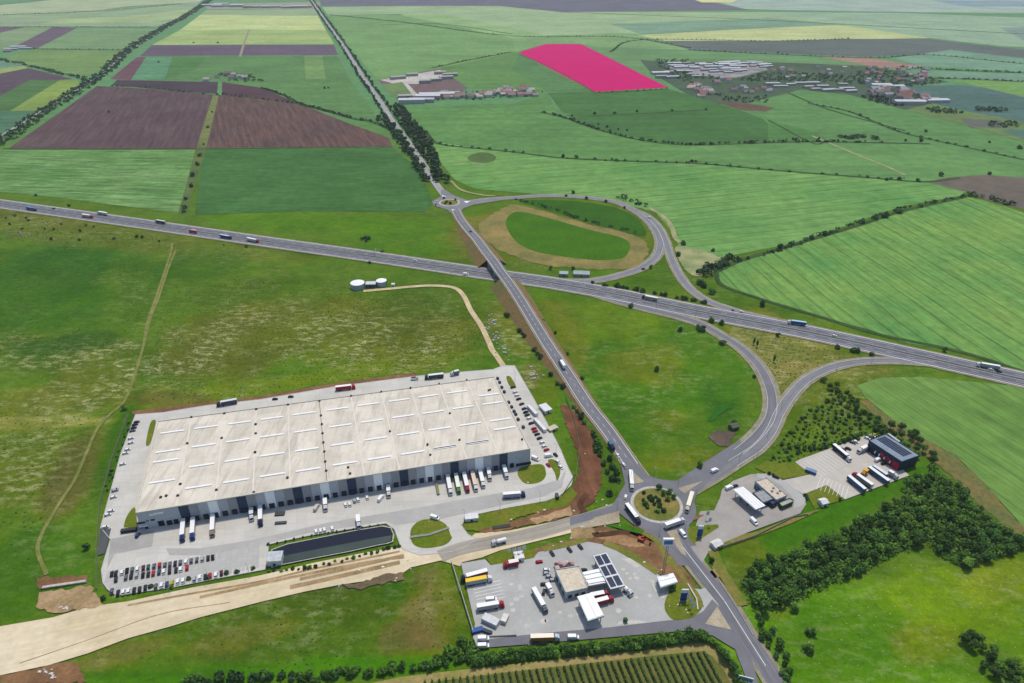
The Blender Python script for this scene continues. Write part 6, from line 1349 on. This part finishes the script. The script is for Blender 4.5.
settle([(218,78),(228,75),(234,76),(241,78),(245,79),(232,79),(207,81)], HP + SP[2:], 'pale farm building above the brown fields', 'far farm buildings', 'shed', .1, 1.2)
settle([(212,6),(222,5),(228,6.5),(248,8),(256,8),(266,8),(276,7.5),(288,8),(300,8),(309,7.5),(218,7),(238,7)], SP, 'white shed of the farm at the top edge', 'sheds at the top edge', 'shed', .1, 1.3)

# ---------------------------------------------------------------- signs, masts, flags, walls, small things
def flag(base, h, c_, lab, grp, z=.64):
    p = G(*base, z); r = empty('flagpole', (p.x, p.y, z), .3); meta(r, lab, 'flagpole', grp)
    mb = MB(); mb.cyl(0, 0, 0, h, .09, M_STEEL, 8, .05); mb.build('pole', r)
    mb = MB(); n = 6; vs = []
    for i in range(n + 1): x = i * 2.2 / n; y = .18 * math.sin(i * 1.3); vs += [(x, y, h - 3.4), (x, y, h - .2)]
    mb.add(vs, [(2 * i, 2 * i + 2, 2 * i + 3, 2 * i + 1) for i in range(n)], paint(c_, .7)); o = mb.build('flag', r); md = o.modifiers.new('thickness', 'SOLIDIFY'); md.thickness = .04
for q_ in C8((405,112),(437,106),(467,102),(495,92)): flag(q_, 8, '#f0f0ee', 'white flag on a pole in the row of four on the lot verge', 'row of four flags')
for q_ in A3((520,490),(550,540),(575,590)): flag(q_, 7, '#e9eef6', 'white flag on a pole in the trio on the round lawn', 'trio of flags')
for q_, l_ in zip(C7((815,480),(828,520)), ('upper pale blue flag at the right-hand station entrance', 'lower pale blue flag at the right-hand station entrance')): flag(q_, 7, '#c4dbe8', l_, None)
def totem(base, h, w_, c1, c2, lab, z=.66):
    p = G(*base, z); r = empty('price_totem', (p.x, p.y, z), 0); meta(r, lab, 'sign')
    mb = MB(); mb.box(-w_ / 2, w_ / 2, -.3, .3, .2, h * .72, paint(c1)); mb.build('price_board', r)
    mb = MB(); mb.box(-w_ / 2 - .1, w_ / 2 + .1, -.35, .35, h * .72, h, paint(c2)); mb.build('top_panel', r)
    mb = MB(); mb.box(-w_ / 2 - .3, w_ / 2 + .3, -.5, .5, 0, .2, M_KERB); mb.build('foot', r)
totem(A3((492,462))[0], 9, 3.6, '#2c4f9a', '#f0f2f2', 'blue price sign with white top on the round lawn'); totem(C7((778,582))[0], 9, 3, '#2c4f9a', '#eef2f4', 'blue price sign with white top at the right-hand station entrance')
p = G(*D1((563, 248))[0], .6); r = empty('pylon_sign', (p.x, p.y, .6)); meta(r, 'tall steel pylon with a blue and white sign box above the earth bank', 'sign')
mb = MB(); mb.cyl(-.5, 0, 0, 22, .22, M_STEEL, 8); mb.cyl(.5, 0, 0, 22, .22, M_STEEL, 8); mb.build('mast', r)
mb = MB(); mb.box(-3, 3, -.6, .6, 21, 26, M_WHITE); mb.build('sign_box', r)
mb = MB(); mb.box(-2.4, 2.4, -.68, -.6, 22, 25, paint('#5b86bc', .5)); mb.build('sign_face', r)
p = G(744.5, 684); r = empty('billboard', (p.x, p.y, 0), -.3); meta(r, 'white and blue billboard at the bottom edge beside the lower road', 'billboard')
mb = MB(); mb.box(-3.5, 3.5, -.15, .15, 2.2, 5.6, M_WHITE); mb.build('board', r); mb = MB(); mb.box(-3.1, 3.1, -.22, -.15, 2.5, 5.0, paint('#7f9fc4')); mb.build('poster', r)
for x in (-2.5, 2.5): mb = MB(); mb.box(x - .12, x + .12, -.1, .1, 0, 2.2, M_STEEL); mb.build('post', r)
p = G(*N6((474, 342))[0], .6); r = empty('motorway_sign', (p.x, p.y, .6), 1.4); meta(r, 'pale gantry sign standing over the motorway verge', 'sign')
mb = MB(); mb.cyl(0, 0, 0, 7, .2, M_STEEL, 8); mb.build('post', r); mb = MB(); mb.box(-.2, 7, -.12, .12, 6.6, 7, M_STEEL); mb.build('arm', r); mb = MB(); mb.box(2, 6.5, -.2, -.12, 5.6, 7.8, paint('#dfe4e2')); mb.build('panel', r)
def lamp(pos, ang, lab, grp):
    r = empty('street_lamp', pos, ang); meta(r, lab, 'street lamp', grp)
    mb = MB(); mb.cyl(0, 0, 0, 9, .14, M_STEEL, 6, .07); mb.build('pole', r); mb = MB(); mb.box(0, 2.2, -.06, .06, 8.9, 9.05, M_STEEL); mb.build('arm', r); mb = MB(); mb.box(1.7, 2.6, -.18, .18, 8.8, 8.98, M_GREY); mb.build('lamp_head', r)
for i in range(10):
    a = 6.283 * i / 10 + .2; lamp((R2.x + 26.5 * math.cos(a), R2.y + 26.5 * math.sin(a), .3), a + math.pi, 'slim grey street lamp around the large roundabout', 'lamps around the large roundabout')
for px in ((515,381),(538,420),(556,455),(540,502),(500,512),(465,522),(250,577),(210,583),(170,592)): lamp((*G(*px, .6).to_2d(), .6), 2.2, 'slim grey lamp on the edge of the warehouse yard', 'lamps round the yard')
for W, nm in ((LOWR, 'lower'), (INR, 'right')):
    for p in offs(resample(W, 38), 6.5)[2:-1]: lamp((p.x, p.y, .3), 0, f'slim grey lamp along the {nm} slip road', f'lamps along the {nm} slip road')
def wall(name, px, h, th, mat, lab, cat, z=0.3):
    W = path_w(px, 0, 1); c = W[0].copy(); o = MB()
    for a, b_ in zip(W, W[1:]):
        t = (b_ - a).normalized(); n_ = Vector((-t.y, t.x, 0)) * th / 2; o.prism([(v.x, v.y) for v in (a - n_, b_ - n_, b_ + n_, a + n_)], z, z + h, mat)
    meta(o.build(name), lab, cat)
wall('boundary_wall', C8((72,150),(120,300),(200,562)), 2.2, .4, M_CONC, 'pale concrete wall along the left side of the station lot', 'wall')
wall('boundary_wall', C8((285,588),(460,580)), 1.0, .5, M_CONC, 'low concrete wall along the bottom of the station lot', 'wall', .62)
wall('boundary_wall', A3((540,290),(640,460),(655,580)), 1.0, .6, paint('#e6ddc8'), 'cream low wall on the right side of the round lawn', 'wall', .6)
wall('guard_fence', D1((880,290),(1000,470),(1100,640)), .9, .15, M_STEEL, 'steel guard rail along the right side of the lower road', 'guard rail')
wall('guard_fence', D2((120,655),(330,585),(560,470),(650,455)), 1.4, .12, paint('#b4ab94'), 'pale fence line below the right-hand station', 'fence')
wall('guard_fence', [(128,416),(112,460),(100,505),(97,545),(97,590)], 1.6, .12, paint('#8f937e'), 'thin wire fence outside the west yard edge', 'fence')
wall('guard_fence', [(566,398),(575,424),(580,450),(576,474),(562,497)], 1.6, .12, paint('#8f937e'), 'thin fence between the yard and the red earth strip', 'fence')
wall('guard_fence', Crop(200,560,3.94)((990,10),(1024,130)), 1.5, .2, M_CONC, 'short pale fence left of the station entrance', 'fence')
wall('sluice', C6((497,535),(605,520)), .8, 2.4, paint('#3c3f3c'), 'dark culvert grille on the verge above the dusty road', 'culvert')
wall('footbridge', C6((0,592),(120,575),(235,535)), .5, 1.6, paint('#9a9c92'), 'grey pipe run crossing the oval lawn', 'pipe', .66)
wall('concrete_edge', Crop(0,500,3.73)((160,330),(322,306)), .9, 1.6, paint('#cfc9bb'), 'pale concrete channel edge by the dirt road', 'channel')
for i, (x, y) in enumerate(C3((588,232),(600,255),(613,285),(628,312),(655,375),(672,403),(687,430),(697,447),(711,478),(742,525))):  # plain dark boxes with lids; what they are is left open
    p = G(x, y, 1.2); r = empty('dark_box', (p.x, p.y, .6), -1); meta(r, 'dark box against the east wall of the warehouse', 'bin', 'dark boxes along the east wall')
    mb = MB(); mb.box(-1.1, 1.1, -.8, .8, 0, 1.5, M_DARK, None, (.0, .0, .0, .0)); mb.build('body', r); mb = MB(); mb.box(-1.15, 1.15, -.85, .85, 1.5, 1.65, paint('#42464c')); mb.build('lid', r)
# excavator on the bare earth
p = G(*C7((428, 610))[0]); r = empty('excavator', (p.x, p.y, .64), -.5); meta(r, 'orange-red excavator working on the bare earth above the station', 'excavator'); oc = paint('#c8401c', .5)
for s_ in (-1.1, 1.1): mb = MB(); mb.box(-2, 2, s_ - .3, s_ + .3, 0, .8, M_TYRE, None, (.3, .3, 0, 0)); mb.build('track', r)
mb = MB(); mb.box(-2, 1.4, -1.3, 1.3, .8, 2, oc); mb.build('body', r); mb = MB(); mb.box(-.2, 1.3, .2, 1.3, 2, 3.1, M_GLASS, oc, (.0, .2, .05, .05)); mb.build('cabin', r)
def beam(mb, a, b_, w_, mat):
    a, b_ = Vector(a), Vector(b_); d = (b_ - a).normalized(); s_ = Vector((0, 1, 0)) * w_; u = d.cross(Vector((0, 1, 0))) * w_
    mb.add([a - s_ - u, a + s_ - u, a + s_ + u, a - s_ + u, b_ - s_ - u, b_ + s_ - u, b_ + s_ + u, b_ - s_ + u], [(0, 3, 2, 1), (4, 5, 6, 7), (0, 1, 5, 4), (1, 2, 6, 5), (2, 3, 7, 6), (3, 0, 4, 7)], mat)
mb = MB(); beam(mb, (1.2, -.5, 1.6), (3.6, -.5, 4), .22, oc); beam(mb, (3.6, -.5, 4), (5.6, -.5, 1.8), .17, oc); mb.build('arm', r); mb = MB(); mb.box(5.1, 6.2, -1.0, 0, .6, 1.7, M_DARK, None, (.3, 0, 0, 0)); mb.build('bucket', r)
# terrace parasols north of the shop
for i, (x, y) in enumerate(C8((700,150),(722,140),(742,150),(758,137),(778,147),(800,140),(730,160),(705,168))):
    p = G(x, y, 2); r = empty('parasol', (p.x, p.y, .62)); meta(r, 'small dark red parasol on the terrace above the cream roofed shop', 'parasol', 'parasols on the shop terrace')
    mb = MB(); mb.cyl(0, 0, 0, 2.4, .05, M_STEEL, 6); mb.build('pole', r); mb = MB(); mb.cyl(0, 0, 2.0, 2.7, 1.4, paint(random.choice(['#a06058', '#d8b8b0', '#86484a', '#e4d8d0'])), 8, .1); mb.build('canopy', r)
# rubble
def rubble(pts_, lab, c_='#d4cfc4', s_=1.0):
    mb = MB()
    for x, y in pts_:
        p = G(x, y); a = random.uniform(.4, 1.1) * s_; h = random.uniform(.3, .8) * s_
        mb.box(p.x - a, p.x + a * random.uniform(.6, 1.4), p.y - a * .8, p.y + a * .9, .02, .55 + h, paint(c_), None, (a * .3, a * .3, a * .2, a * .3))
    meta(mb.build('rubble'), lab, 'rubble', kind='stuff')
ell = lambda cx, cy, rx, ry, n: [(random.gauss(cx, rx), random.gauss(cy, ry)) for _ in range(n)]
rubble(ell(489, 322, 4, 7, 26) + ell(496, 342, 4, 5, 22) + ell(503, 352, 4, 3, 14), 'pale rubble scattered right of the sand track')
rubble(ell(534, 375, 4, 3, 18), 'pale rubble at the back right corner outside the yard')
rubble(ell(30, 235, 9, 1.5, 26), 'grey rubble on the verge below the motorway at the left', '#a9a39c')
rubble([(x, y) for x, y in Crop(200,560,3.94)((630,45),(720,30),(830,38),(770,85),(775,75),(548,108),(552,100),(820,5))], 'white stones beside the dirt road', '#f0ece0', .9)
rubble(ell(50, 673, 5, 3, 12) + ell(64, 608, 3, 1, 8), 'white debris at the edge of the dirt road on the left', '#ece8e0', .8)
rubble(C7((160,378),(195,365),(220,400),(20,430),(300,522),(210,525),(90,88),(5,595)) + A3((335,535),(430,522),(465,522),(522,578),(540,612),(45,35),(245,125)), 'white boulders around the large roundabout and station lawns', '#e9e2d0', .8)
rubble(C6((770,440),(808,428),(985,432),(610,485),(910,620),(970,600),(710,262),(115,497)) + C8((725,18),(680,42)), 'pale boulders on the earth bank by the yard', '#ddc9ae', .9)

sheet('reed_patch', E1((760,535),(720,545),(690,575),(670,600),(690,605),(725,575),(765,550)), soil('dark_reeds', '#2c6418', '#3c7020', .1), .53, smooth=True, jag=.8)
# ---------------------------------------------------------------- haze
hz = MB(); hz.box(-9100, 9600, -200, 13100, -1, H + 30, M_WHITE); hzo = hz.build('haze'); meta(hzo, kind='stuff')
hm = bpy.data.materials.new('haze'); hm.use_nodes = True; hm.node_tree.nodes.clear()
ho = hm.node_tree.nodes.new('ShaderNodeOutputMaterial'); hv = hm.node_tree.nodes.new('ShaderNodeVolumePrincipled')
hv.inputs['Color'].default_value = (.86, .93, 1, 1); hv.inputs['Density'].default_value = HAZE
hm.node_tree.links.new(hv.outputs[0], ho.inputs['Volume']); hzo.data.materials.clear(); hzo.data.materials.append(hm)
# bottom face closes the box
